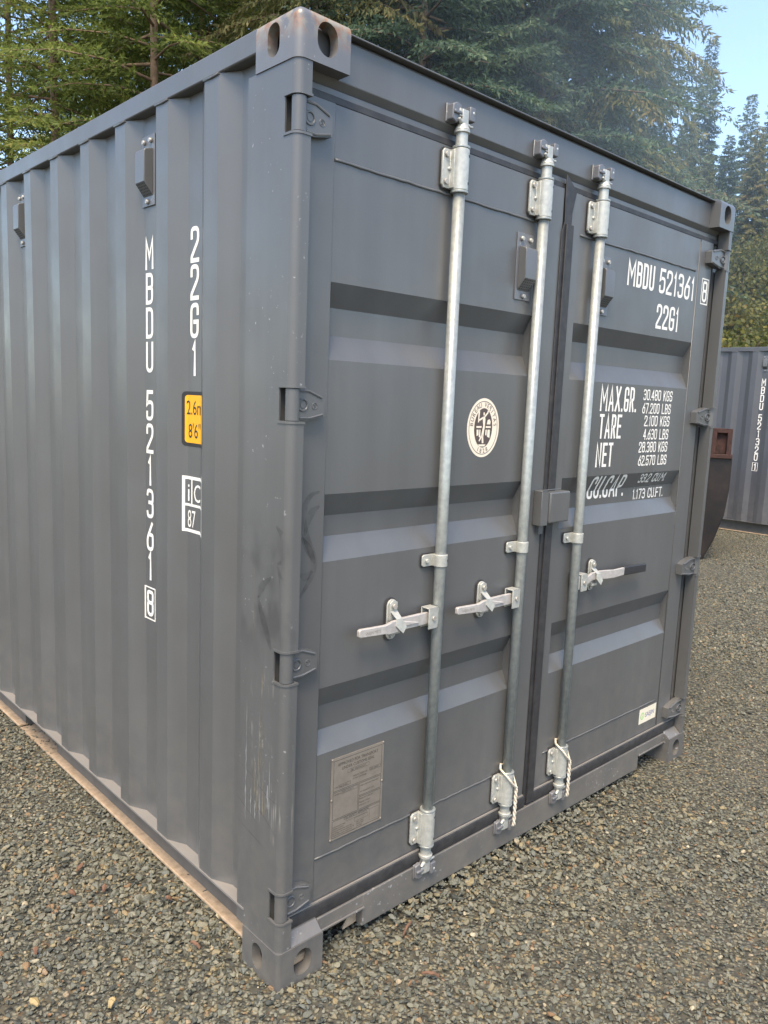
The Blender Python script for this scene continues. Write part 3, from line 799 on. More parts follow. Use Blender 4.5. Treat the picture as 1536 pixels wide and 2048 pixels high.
        k_.box(xa, xb, .0005, .0045, hz-.034, hz+.034); k_.box(xa, xb, .034, .038, hz-.034, hz+.034)
        k_.box(xa, xb, .0005, .038, hz+.030, hz+.034)
        k_.box(min(x, x+s_*.024), max(x, x+s_*.024), .008, .034, hz-.026, hz+.026)
        k_.build('handle_hub', M['zinc'], b_, bevel=.003)
        k_ = MB(); k_.cyl((x+s_*.040, .001, hz), (x+s_*.040, -.004, hz), .0075, n=12); k_.build('pivot_pin', M['bolt'], b_)
        # handle lever
        L = MB(); X = lambda d: x+s_*d
        def plate(path, t, hh):
            """path (x,y,z-mid), half height list"""
            vs = []
            for (px, py, pz), h_ in zip(path, hh): vs += [(px, py-t/2, pz-h_), (px, py-t/2, pz+h_), (px, py+t/2, pz+h_), (px, py+t/2, pz-h_)]
            fs = [(3, 2, 1, 0)] if s_ > 0 else [(0, 1, 2, 3)]
            for i in range(len(path)-1):
                for k in range(4):
                    q = (4*i+k, 4*i+(k+1) % 4, 4*i+4+(k+1) % 4, 4*i+4+k); fs.append(q if s_ > 0 else q[::-1])
            e_ = 4*(len(path)-1); fs.append((e_, e_+1, e_+2, e_+3) if s_ > 0 else (e_+3, e_+2, e_+1, e_))
            L.add(vs, fs)
        if s_ < 0:
            plate([(X(.03), .018, hz), (X(.075), .018, hz), (X(.16), .012, hz+.002), (X(.215), .010, hz-.002), (X(.236), .005, hz-.002), (X(.25), .005, hz-.001), (X(.345), .005, hz+.004), (X(.352), .005, hz+.004)], .012, [.018, .019, .019, .019, .016, .0135, .0125, .009])
            L.prism([(X(.10), hz-.004), (X(.17), hz+.012), (X(.165), hz+.003), (X(.17), hz-.006)], 1, .003, .012)
            ho = L.build('handle', M['bare'], b_, bevel=.002)
            tx = moved(font_mesh('SAEJIN METS', .0125, 'CENTER', .9), 0, 0)
            q = MB(); q.v = [(X(.298)+u, -.0012, hz-.0035+v-(u*.03)) for u, v, l in tx.v]; q.f = tx.f; q.sm = tx.sm; q.build('lettering', M['plate'], b_)
        else:
            plate([(X(.03), .018, hz), (X(.075), .016, hz), (X(.12), .020, hz+.012), (X(.16), .014, hz+.014), (X(.20), .008, hz+.012), (X(.26), .006, hz+.008), (X(.345), .006, hz+.010)], .010, [.016, .016, .015, .017, .018, .017, .0155])
            ho = L.build('handle', M['bare'], b_, bevel=.002)
            gp = MB(); gp.prism([(X(.335), hz-.0085), (X(.335), hz+.0285), (X(.515), hz+.021), (X(.515), hz-.0135)], 1, -.001, .013); gp.build('handle_grip', M['grip'], b_, bevel=.004)
        # retainer plate with folding catch
        xr = x+s_*.187 if s_ < 0 else x+.146
        k_ = MB(); k_.prism(stadium(xr, hz+.012, .040, .126), 1, .0385, .0441)
        k_.prism([(xr-.014, hz+.010), (xr+.014, hz+.010), (xr+.016, hz+.066), (xr, hz+.074), (xr-.016, hz+.066)], 1, .031, .0383)
        k_.box(xr-.018, xr+.020, .020, .0385, hz-.030, hz-.020)
        k_.build('handle_retainer', M['zinc'], b_, bevel=.0015)
        k_ = MB(); k_.prism(stadium(xr-.002, hz+.012, .050, .136), 1, .0443, .0452); k_.build('bracket_pad', M['rubber'], b_)
        k_ = MB(); vs = [(xr-.014, .030, hz+.040), (xr+.014, .030, hz+.040), (xr+.010, .004, hz+.022), (xr-.012, .004, hz+.022), (xr+.026, -.001, hz-.006), (xr+.012, -.002, hz-.024), (xr-.002, -.001, hz-.012), (xr-.016, .001, hz+.002)]
        vs2 = [(a, b2+.0035, c) for a, b2, c in vs]
        fs = [(0, 3, 2, 1), (3, 7, 6, 2), (2, 6, 5, 4)]
        k_.add(vs+vs2, fs+[tuple(i+8 for i in f_[::-1]) for f_ in fs]+[(0, 1, 9, 8), (1, 2, 10, 9), (2, 4, 12, 10), (4, 5, 13, 12), (5, 6, 14, 13), (6, 7, 15, 14), (7, 3, 11, 15), (3, 0, 8, 11)])
        k_.build('retainer_catch', M['zinc'], b_)
        k_ = MB(); k_.cyl((xr, .031, hz+.055), (xr, .023, hz+.055), .0085, n=8); k_.build('bolt', M['bolt'], b_)
        k_ = MB(); k_.cyl((xr-.002, .0385, hz-.038), (xr-.002, .031, hz-.038), .008, n=6); k_.build('bolt', M['bolt'], b_)
        return b_
    b1 = bar(.614, -1, 0); b2 = bar(1.036, -1, 0); b3 = bar(1.384, 1, 0)
    b1['label'] = 'locking bar nearest the left post'; b2['label'] = 'locking bar beside the centre gasket'; b3['label'] = 'locking bar on the right door with black handle grip'

    # --- lock box
    k = MB(); k.box(1.118, 1.160, .008, .0445, 1.246, 1.372); k.box(1.118, 1.230, .006, .0095, 1.374, 1.3775)
    lb = k.build('lock_box', M['paint'], C, bevel=.003)
    k = MB(); k.box(1.166, 1.290, .0045, .0430, 1.252, 1.366); k.build('lock_box_cover', M['paint'], lb, bevel=.006, seg=3)
    k = MB(); k.box(1.140, 1.166, .030, .0445, 1.212, 1.246); k.build('lock_box_tab', M['paint'], lb); k = MB(); k.tube([(1.292, .030, 1.30), (1.300, .024, 1.298), (1.300, .024, 1.284), (1.292, .026, 1.282)], .0025, 6); k.build('lock_box_hook', M['galv'], lb)

    # --- emblem (cream oval with ring lettering and a figure)
    cx, cz, ex, ez = .818, 1.593, .081, .0965
    def ell(a, b_, n=48): return [(cx+a*math.cos(2*math.pi*k/n), cz+b_*math.sin(2*math.pi*k/n)) for k in range(n)]
    E_ = on_door(poly(ell(ex, ez)), .0006).build('emblem', M['cream'], LD)
    rg = MB(); A, B_ = ell(ex*.895, ez*.905), ell(ex*.872, ez*.885); n = len(A)
    rg.add([(a, b_, 0) for a, b_ in A+B_], [(i, (i+1) % n, n+(i+1) % n, n+i) for i in range(n)])
    fld = poly(ell(ex*.565, ez*.665))
    tx = []
    def ring_text(s_, a0, a1, size, up):
        for i, c in enumerate(s_):
            if c == ' ': continue
            a = a0+(a1-a0)*i/(len(s_)-1); px, pz = cx+ex*.735*math.cos(a), cz+ez*.785*math.sin(a)
            nx, nz = math.cos(a)/ex, math.sin(a)/ez; an = math.atan2(nz, nx)
            rot = an-math.pi/2 if up else an+math.pi/2
            g0 = font_mesh(c, size); q = MB(); q.v = [(u, v-size*.33, l) for u, v, l in g0.v]; q.f = g0.f; q.sm = g0.sm
            tx.append(moved(q, px, pz, 0, rot))
    ring_text('BUREAU VERITAS', R(172), R(8), .0205, True)
    ring_text('1828', R(248), R(292), .0205, False)
    on_door(merge(rg, fld, *tx), .0011).build('emblem_print', M['brown'], E_)
    P = lambda pts: poly([(cx+a*ex, cz+b_*ez) for a, b_ in pts])
    fig = [P([(-.04, .38), (.06, .40), (.10, .28), (.08, .02), (.02, -.30), (.06, -.52), (-.05, -.52), (-.10, -.20), (-.02, .08), (-.06, .24)]),
           P([(.06, .34), (.26, .50), (.30, .60), (.24, .62), (.18, .52), (.04, .42)]),
           P([(-.06, .30), (-.30, .22), (-.32, .28), (-.05, .38)]),
           P([(-.36, .18), (-.30, .18), (-.26, .55), (-.32, .58), (-.36, .52)]),
           P([(-.03, .42), (.03, .42), (.05, .48), (.02, .53), (-.03, .53), (-.05, .48)]),
           P([(.24, .60), (.30, .58), (.36, .62), (.34, .68), (.26, .68)]),
           P([(-.44, .06), (-.12, .06), (-.12, .0), (-.44, .0)]), P([(.14, .06), (.46, .06), (.46, .0), (.14, .0)]),
           P([(-.42, -.06), (-.30, -.06), (-.28, -.24), (-.40, -.28)]), P([(-.24, -.06), (-.18, -.06), (-.16, -.34), (-.26, -.30)]),
           P([(.14, -.06), (.22, -.06), (.22, -.26), (.14, -.24)]), P([(.27, -.06), (.42, -.06), (.42, -.34), (.26, -.30)]),
           P([(.20, .12), (.42, .12), (.44, .22), (.36, .30), (.24, .26)]),
           P([(-.10, -.22), (.00, -.24), (-.20, -.46), (-.26, -.44)]),
           P([(-.28, -.56), (.20, -.56), (.12, -.63), (-.20, -.63)])]
    on_door(merge(*fig), .0015).build('emblem_figure', M['cream'], E_)
    # --- approval plate
    k = MB(); k.box(.214, .424, DPAN-.0025, DPAN-.0004, .360, .620); ap = k.build('approval_plate', M['plate'], LD)
    F = lambda *a: frame(*a)
    pr_ = [frame(.222, .416, .515, .612, .0012), frame(.222, .322, .425, .512, .0012), frame(.325, .416, .470, .512, .0012), frame(.325, .416, .425, .467, .0012), frame(.222, .416, .367, .422, .0012),
           frame(.277, .364, .560, .571, .0007), frame(.243, .290, .522, .532, .0007), frame(.366, .412, .540, .550, .0007), frame(.256, .318, .500, .509, .0006), frame(.277, .360, .405, .412, .0006), frame(.372, .411, .374, .412, .0006), frame(.310, .366, .392, .404, .0006)]
    def T(s_, x, z, size, al='CENTER', c=.92): pr_.append(moved(font_mesh(s_, size, al, c), x, z))
    T('APPROVED FOR TRANSPORT', .319, .592, .0135); T('UNDER CUSTOMS SEAL', .319, .577, .0135); T('GBC 3969 BV/1017', .319, .562, .0085)
    T('TYPE', .226, .524, .007, 'LEFT'); T('SAEJ-20-B01', .245, .524, .007, 'LEFT'); T('MANUFACTURERS No', .298, .541, .007, 'LEFT', .85); T('OF THE CONTAINER', .298, .532, .007, 'LEFT', .85); T('CXX 189947', .367, .542, .0075, 'LEFT')
    T('OWNER No.', .225, .502, .006, 'LEFT'); T('MBDU 521361 8', .258, .502, .007, 'LEFT'); T('TIMBER COMPONENT TREATMENT', .328, .500, .0055, 'LEFT', .9); T('IM / RADALEUM / 2021', .330, .480, .0065, 'LEFT'); T('MANUFACTURED BY', .328, .457, .0065, 'LEFT'); T('Shipping Container', .328, .446, .0065, 'LEFT'); T('Industry Co., Ltd.', .328, .436, .0065, 'LEFT')
    T('CSC SAFETY APPROVAL', .319, .413, .0105)
    for i, (a, b_) in enumerate((('DATE MANUFACTURED', ''), ('IDENTIFICATION No.', ''), ('MAXIMUM OPERATING GROSS MASS', '30,480 kg   67,200 lb'), ('ALLOWABLE STACKING LOAD FOR 1.8g', '192,000 kg   423,280 lb'), ('TRANSVERSE RACKING TEST FORCE', '150,000 newtons'))):
        T(a, .225, .399-.0068*i, .0055, 'LEFT', .85)
        if b_: T(b_, .318, .399-.0068*i, .005, 'LEFT', .7)
    on_door(merge(*pr_), .0003, DPAN-.0025).build('plate_print', M['plateink'], ap)
    for x in (.217, .421):
        for z in (.363, .49, .617):
            k = MB(); k.sphere((x, DPAN-.0025, z), .0042, 1, .6, 1, 8, 5); k.build('rivet', M['plate'], LD)
    # --- sticker
    st = on_door(rect(2.050, 2.205, .2365, .308), .0006).build('maker_sticker', M['stick'], RD)
    q = moved(font_mesh('SAEJIN', .031, 'CENTER', .92), 2.146, .2615); on_door(q, .001).build('sticker_print', M['blue'], st)
    A = [(2.079+.017*math.cos(2*math.pi*k/20), .272+.017*math.sin(2*math.pi*k/20)) for k in range(20)]; B_ = [(2.079+.013*math.cos(2*math.pi*k/20), .272+.013*math.sin(2*math.pi*k/20)) for k in range(20)]
    rg = MB(); rg.add([(a, b_, 0) for a, b_ in A+B_], [(i, (i+1) % 20, 20+(i+1) % 20, 20+i) for i in range(20)])
    q = moved(font_mesh('S', .026), 2.079, .2632); on_door(merge(rg, q), .001).build('sticker_print', M['green'], st)
    return C, LD, RD

def lettering(C, digits, check):
    """the side number column and size code on the left wall"""
    mb = MB(); h = .100; yc = -.8305
    zs = [2.158, 2.048, 1.939, 1.829, 1.672, 1.562, 1.454, 1.343, 1.230, 1.128]
    for c, z in zip('MBDU'+digits, zs):
        w = .050 if c not in '1M' else .034 if c == '1' else .056
        glyph(mb, c, yc-w/2, z-h, w, h, .0125)
    w = .047; glyph(mb, check, yc-w/2, .900, w, .092, .0125)
    mb = merge(mb, frame(yc-.037, yc+.037, .888, 1.004, .005))
    for c, z in zip('22G1', (2.157, 2.048, 1.936, 1.824)):
        w = .050 if c != '1' else .032; g_ = MB(); glyph(g_, c, -.5415-w/2, z-.104, w, .104, .0128); mb = merge(mb, g_)
    on_side(mb).build('lettering', M['white'], C)

def side_labels(C):
    # yellow height label in a black border
    def rrect(u0, u1, v0, v1, r_, l=0):
        pts = []
        for cx_, cy_, a in ((u1-r_, v1-r_, 0), (u0+r_, v1-r_, 90), (u0+r_, v0+r_, 180), (u1-r_, v0+r_, 270)):
            for k in range(5): t = R(a+90*k/4); pts.append((cx_+r_*math.cos(t), cy_+r_*math.sin(t)))
        return poly(pts, l)
    hb = on_side(rrect(-.599, -.440, 1.505, 1.673, .014), .0007).build('height_label', M['black'], C)
    on_side(rrect(-.588, -.447, 1.516, 1.662, .010), .0012).build('label_face', M['yellow'], hb)
    t1 = moved(font_mesh('2.6m', .062, 'LEFT', .80), -.584, 1.603); t2 = moved(font_mesh("8'6\"", .062, 'LEFT', .80), -.574, 1.532)
    on_side(merge(t1, t2), .0017).build('label_print', M['black'], hb)
    fr = [frame(-.597, -.447, 1.236, 1.412, .010), rect(-.587, -.457, 1.318, 1.326), rect(-.556, -.549, 1.326, 1.402),
          moved(font_mesh('i', .082, 'CENTER', 1.15), -.5715, 1.334), moved(font_mesh('C', .078, 'CENTER', .8), -.520, 1.335), moved(font_mesh('87', .078, 'LEFT', .62), -.578, 1.252)]
    on_side(merge(*fr)).build('code_mark', M['white'], C)

def door_lettering(RD):
    L = [('MBDU', 1.637, 1.846, 2.151, .099, 0), ('521361', 1.888, 2.196, 2.151, .099, 0), ('22G1', 1.886, 2.080, 2.008, .100, 0),
         ('MAX.GR.', 1.513, 1.786, 1.661, .100, 0), ('TARE', 1.518, 1.683, 1.554, .096, 0), ('NET', 1.511, 1.633, 1.442, .096, 0), ('CU.CAP.', 1.518, 1.795, 1.311, .094, 0),
         ('30.480 KGS', 1.839, 2.087, 1.712, .045, 0), ('67.200 LBS', 1.838, 2.082, 1.657, .044, 0), ('2.100 KGS', 1.863, 2.081, 1.604, .045, 0), ('4.630 LBS', 1.864, 2.080, 1.548, .045, 0),
         ('28.380 KGS', 1.836, 2.082, 1.494, .045, 0), ('62.570 LBS', 1.840, 2.084, 1.438, .044, 0), ('33.2 CU.M.', 1.888, 2.118, 1.362, .040, 0), ('1.173 CU.FT.', 1.876, 2.140, 1.290, .044, 0)]
    for s_, x0, x1, z, h, _ in L:
        t = (.0125 if s_[0] in 'M2' and z > 2 or s_[0] == '5' else .0112) if h > .08 else .0058
        on_door(text_flat(s_, x0, x1, z, h, t)).build('lettering', M['white'], RD)
    q = text_flat('8', 2.268, 2.311, 2.157, .090, .0115)
    q = merge(q, frame(2.256, 2.323, 2.146, 2.258, .005))
    on_door(q, .0007, DF).build('lettering', M['white'], RD)

C1, LD1, RD1 = build_container()
C2 = copy_tree(C1)
lettering(C1, '521361', '8'); side_labels(C1); door_lettering(RD1)
tag(C1, 'big grey shipping container in front with number ending 521361, doors facing the viewer', 'container', 'grey shipping containers on the gravel')
lettering(C2, '521320', '1')
tag(C2, 'grey shipping container farther back at the right edge, numbered 521320', 'container', 'grey shipping containers on the gravel')
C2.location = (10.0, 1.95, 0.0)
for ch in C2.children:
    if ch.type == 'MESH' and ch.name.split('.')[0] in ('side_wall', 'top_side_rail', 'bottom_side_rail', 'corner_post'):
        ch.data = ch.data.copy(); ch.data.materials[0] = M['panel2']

# ------------------------------------------------------------------ ropes looped on two locking bars
def rope(x, label, dz):
    pts = []
    for k in range(15):
        a = math.pi*(1.12-1.24*k/14)+math.pi
        pts.append((x+.030*math.cos(a), .022+.030*math.sin(a), .352+dz-.03*math.sin(k/14*math.pi)+.02*(1-k/14)))
    rp = MB()
    front = [(x-.030, .030, .352+dz), (x-.026, -.004, .330+dz), (x-.008, -.010, .306+dz), (x+.014, -.010, .284+dz), (x+.026, -.006, .275+dz), (x+.031, .004, .288+dz), (x+.030, .02, .325+dz), (x+.02, .042, .350+dz), (x-.012, .0445, .360+dz), (x-.030, .030, .353+dz)]
    rp.tube(front, .0040, 8)
    for off in (-.0035, .0035):
        q = [(x+.024+off*math.cos(k*1.3), -.007+off*math.sin(k*1.3)*1, .280+dz-.009*k) for k in range(18)]
        rp.tube(q, .0040, 7)
    return tag(rp.build('rope', M['rope']), label, 'rope', 'cream ropes on the locking bars')
rope(1.036, 'cream cord looped on the middle locking bar, left of the gasket', 0)
rope(1.384, 'cream cord looped on the right locking bar', .0)

# ------------------------------------------------------------------ rusty bucket between the containers
BK = empty('loader_bucket', (7.6, 2.1, 0), R(27))
prof = [(-.005, 1.165), (-.005, .82), (.022, .53), (.106, .232), (.20, .01), (.32, .0), (1.45, .0), (1.45, 1.165)]     # (y,z) of the curved shell
mb = MB(); mb.prism(prof, 0, .0, .03); mb.build('side_plate', M['blackiron'], BK)
mb = MB(); mb.prism(prof, 0, 1.57, 1.60); mb.build('side_plate', M['blackiron'], BK)
mb = MB(); mb.prism(lpath([(1.42, 1.16), (1.42, .03), (.32, .01), (.20, .012), (.106, .232), (.022, .53), (-.005, .82), (-.005, 1.165)], .02), 0, .03, 1.57); mb.build('curved_shell', M['blackiron'], BK)
mb = MB(); mb.box(-.03, 1.63, -.02, 1.47, 1.166, 1.215); mb.build('top_beam', M['rust'], BK, bevel=.006)
mb = MB(); mb.box(-.02, .05, .0, .05, 1.216, 1.50); mb.box(-.02, .05, .16, .21, 1.216, 1.50); mb.box(.03, .05, .05, .16, 1.216, 1.50); mb.box(-.02, .05, .05, .16, 1.45, 1.50); mb.build('rust_bracket', M['rust'], BK, bevel=.004, label='rust red steel bracket')
tag(BK, 'black curved steel bucket with a rust red bracket on top, between the two containers', 'bucket')

# ------------------------------------------------------------------ ground
def ground_mat():
    m_, n, p = mat('crushed_gravel')
    tc = N(n, 'ShaderNodeTexCoord')
    cols = None; hs = []
    v = N(n, 'ShaderNodeTexVoronoi'); v.inputs['Scale'].default_value = 62; n.links.new(tc.outputs['Object'], v.inputs['Vector'])
    sp = N(n, 'ShaderNodeSeparateColor'); n.links.new(v.outputs['Color'], sp.inputs[0])
    c = ramp(n, sp.outputs[0], STONE)
    d = N(n, 'ShaderNodeMapRange'); d.inputs['From Min'].default_value = .0; d.inputs['From Max'].default_value = .62; n.links.new(v.outputs['Distance'], d.inputs['Value'])
    crev = ramp(n, d.outputs[0], [(.55, g3(1)), (.95, g3(.35))])
    cc = mix(n, 1, c.outputs[0], crev.outputs[0], 'MULTIPLY')
    big = noise(n, .5, 4, .6)
    cc = mix(n, ramp(n, big.outputs[0], [(.35, g3(0)), (.7, g3(.35))]).outputs[0], cc, (.13, .108, .075))
    n.links.new(cc, p.inputs['Base Color']); p.inputs['Roughness'].default_value = .9; p.inputs['Specular IOR Level'].default_value = .3
    inv = N(n, 'ShaderNodeMath', operation='SUBTRACT'); inv.inputs[0].default_value = 1; n.links.new(d.outputs[0], inv.inputs[1])
    bump(n, p, inv.outputs[0], 1.0, .012)
    return m_
STONE = [(0, (.048, .050, .040)), (.2, (.106, .108, .084)), (.42, (.174, .168, .118)), (.6, (.232, .214, .150)), (.76, (.148, .152, .126)), (.87, (.21, .18, .11)), (.95, (.28, .225, .12)), (.982, (.23, .13, .065)), (1, (.48, .42, .28))]
M['gravel'] = ground_mat()
g = MB(); S = 300; g.add([(-S, -S, 0), (S, -S, 0), (S, S, 0), (-S, S, 0)], [(0, 1, 2, 3)])
tag(g.build('ground', M['gravel']), None, None, None, 'structure')

# crushed stones: one ground cover of instanced chips
def stone_mat():
    m_, n, p = mat('stone_chip')
    oi = N(n, 'ShaderNodeObjectInfo')
    c = ramp(n, oi.outputs['Random'], STONE)
    a = noise(n, 2.2, 5, .65)
    cc = mix(n, .35, c.outputs[0], ramp(n, a.outputs[0], [(.3, g3(.35)), (.7, g3(1))]).outputs[0], 'MULTIPLY')
    n.links.new(cc, p.inputs['Base Color']); p.inputs['Roughness'].default_value = .72; p.inputs['Specular IOR Level'].default_value = .4
    bump(n, p, noise(n, 6, 4, .6).outputs[0], .3, .05)
    return m_
M['stone'] = stone_mat()
chips = bpy.data.collections.new('stone_chips')
for k in range(9):
    bm = bmesh.new(); rg = random.Random(k+3)
    sx, sy, sz = 1, rg.uniform(.6, .95), rg.uniform(.42, .7)
    for _ in range(11):
        v = Vector((rg.gauss(0, 1), rg.gauss(0, 1), rg.gauss(0, 1))).normalized()*rg.uniform(.75, 1.05)
        bm.verts.new((v.x*sx*.5, v.y*sy*.5, v.z*sz*.5))
    bmesh.ops.convex_hull(bm, input=bm.verts)
    bmesh.ops.delete(bm, geom=[v for v in bm.verts if not v.link_faces], context='VERTS')
    bmesh.ops.bevel(bm, geom=bm.edges[:], offset=.035, segments=1, affect='EDGES')
    me = bpy.data.meshes.new('stone_chip'); bm.to_mesh(me); bm.free(); me.materials.append(M['stone'])
    chips.objects.link(bpy.data.objects.new('stone_chip', me))
def scatter_region(x0, x1, y0, y1, dens, smin, smax, keep=None):
    n_ = int((x1-x0)*(y1-y0)*dens)
    P_ = np.stack([RNG.uniform(x0, x1, n_), RNG.uniform(y0, y1, n_), np.zeros(n_)], 1)
    inside = (P_[:, 0] > .13) & (P_[:, 0] < W-.03) & (P_[:, 1] > .16) & (P_[:, 1] < LEN)
    c2 = (P_[:, 0] > 10.1) & (P_[:, 1] > 2.1)
    P_ = P_[~(inside | c2)]
    if keep is not None: P_ = P_[keep(P_)]
    s_ = smin+(smax-smin)*RNG.beta(1.3, 3.2, len(P_))
    return P_, s_
cx_, cy_ = CAM_P[0], CAM_P[1]
dist = lambda P_: np.hypot(P_[:, 0]-cx_, P_[:, 1]-cy_)
near = lambda P_: dist(P_) < 3.6
mid = lambda P_: (dist(P_) >= 3.6) & (dist(P_) < 6.5)
far = lambda P_: (dist(P_) >= 6.5) & (dist(P_) < 14)
sets = [scatter_region(-2.6, 3.0, -1.9, 2.0, 4800, .012, .045, near),
        scatter_region(-2.6, 3.0, -1.9, 2.0, 3500, .006, .016, near),
        scatter_region(-4.0, 6.0, -2.0, 4.6, 3900, .011, .038, mid),
        scatter_region(-4.0, 11.0, -1.6, 5.6, 1900, .014, .038, far)]
P_ = np.concatenate([a for a, b in sets]); S_ = np.concatenate([b for a, b in sets])
S_ *= np.clip(.92+.30*np.sin(P_[:, 0]*2.1+1.3*np.sin(P_[:, 1]*1.7))*np.sin(P_[:, 1]*2.6+P_[:, 0]*.8), .6, 1.25)
P_[:, 2] = RNG.uniform(-.002, .006, len(P_))+S_*.10
# gravel banked a little against the sill and the corner
bank = np.exp(-np.clip(np.abs(P_[:, 1]-.03), 0, 1)/.07)*((P_[:, 0] > .45) & (P_[:, 0] < 2.0))*.022
P_[:, 2] += bank
me = bpy.data.meshes.new('gravel'); me.vertices.add(len(P_)); me.vertices.foreach_set('co', P_.astype(np.float32).ravel())
at = me.attributes.new('size', 'FLOAT', 'POINT'); at.data.foreach_set('value', S_.astype(np.float32))
at = me.attributes.new('turn', 'FLOAT_VECTOR', 'POINT'); rot = np.stack([RNG.normal(0, .35, len(P_)), RNG.normal(0, .35, len(P_)), RNG.uniform(0, 6.28, len(P_))], 1); at.data.foreach_set('vector', rot.astype(np.float32).ravel())
at = me.attributes.new('pick', 'INT', 'POINT'); at.data.foreach_set('value', RNG.integers(0, 9, len(P_)).astype(np.int32))
me.update()
go = bpy.data.objects.new('gravel', me); COL.objects.link(go); tag(go, 'grey brown crushed stone gravel around the containers', 'gravel', None, 'stuff')
ng = bpy.data.node_groups.new('gravel_nodes', 'GeometryNodeTree')
ng.interface.new_socket('Geometry', in_out='INPUT', socket_type='NodeSocketGeometry'); ng.interface.new_socket('Geometry', in_out='OUTPUT', socket_type='NodeSocketGeometry')
gi = ng.nodes.new('NodeGroupInput'); gout = ng.nodes.new('NodeGroupOutput')
m2p = ng.nodes.new('GeometryNodeMeshToPoints'); iop = ng.nodes.new('GeometryNodeInstanceOnPoints')
ci = ng.nodes.new('GeometryNodeCollectionInfo'); ci.inputs['Collection'].default_value = chips; ci.inputs['Separate Children'].default_value = True; ci.inputs['Reset Children'].default_value = True
def na(nm, ty):
    x = ng.nodes.new('GeometryNodeInputNamedAttribute'); x.data_type = ty; x.inputs['Name'].default_value = nm; return [o for o in x.outputs if o.enabled][0]
ng.links.new(gi.outputs[0], m2p.inputs['Mesh']); ng.links.new(m2p.outputs[0], iop.inputs['Points']); ng.links.new(ci.outputs[0], iop.inputs['Instance'])
iop.inputs['Pick Instance'].default_value = True
ng.links.new(na('pick', 'INT'), iop.inputs['Instance Index'])
ng.links.new(na('turn', 'FLOAT_VECTOR'), iop.inputs['Rotation'])
ng.links.new(na('size', 'FLOAT'), iop.inputs['Scale'])
ng.links.new(iop.outputs[0], gout.inputs[0])
go.modifiers.new('gravel', 'NODES').node_group = ng

# ------------------------------------------------------------------ trees
def np_mesh(name, V, F4, tint, m_):
    me = bpy.data.meshes.new(name); nv, nf = len(V), len(F4)
    me.vertices.add(nv); me.vertices.foreach_set('co', V.astype(np.float32).ravel())
    me.loops.add(nf*4); me.loops.foreach_set('vertex_index', F4.astype(np.int32).ravel())
    me.polygons.add(nf); me.polygons.foreach_set('loop_start', np.arange(0, nf*4, 4, dtype=np.int32))
    try: me.polygons.foreach_set('loop_total', np.full(nf, 4, dtype=np.int32))
    except Exception: pass
    a = me.attributes.new('tint', 'FLOAT', 'POINT'); a.data.foreach_set('value', tint.astype(np.float32))
    me.materials.append(m_); me.update(calc_edges=True); return me
def leaf_quads(base, dirv, length, width, rng):
    """rhombic leaf sprays: base points, unit directions"""
    n = len(base); rnd = rng.normal(size=(n, 3)); side = np.cross(dirv, rnd); side /= np.linalg.norm(side, axis=1, keepdims=True)+1e-9
    a = base; c = base+dirv*length[:, None]; mid_ = base+dirv*(length*.45)[:, None]
    b = mid_+side*(width/2)[:, None]; d = mid_-side*(width/2)[:, None]
    V = np.stack([a, b, c, d], 1).reshape(-1, 3); F = np.arange(4*n).reshape(n, 4); return V, F
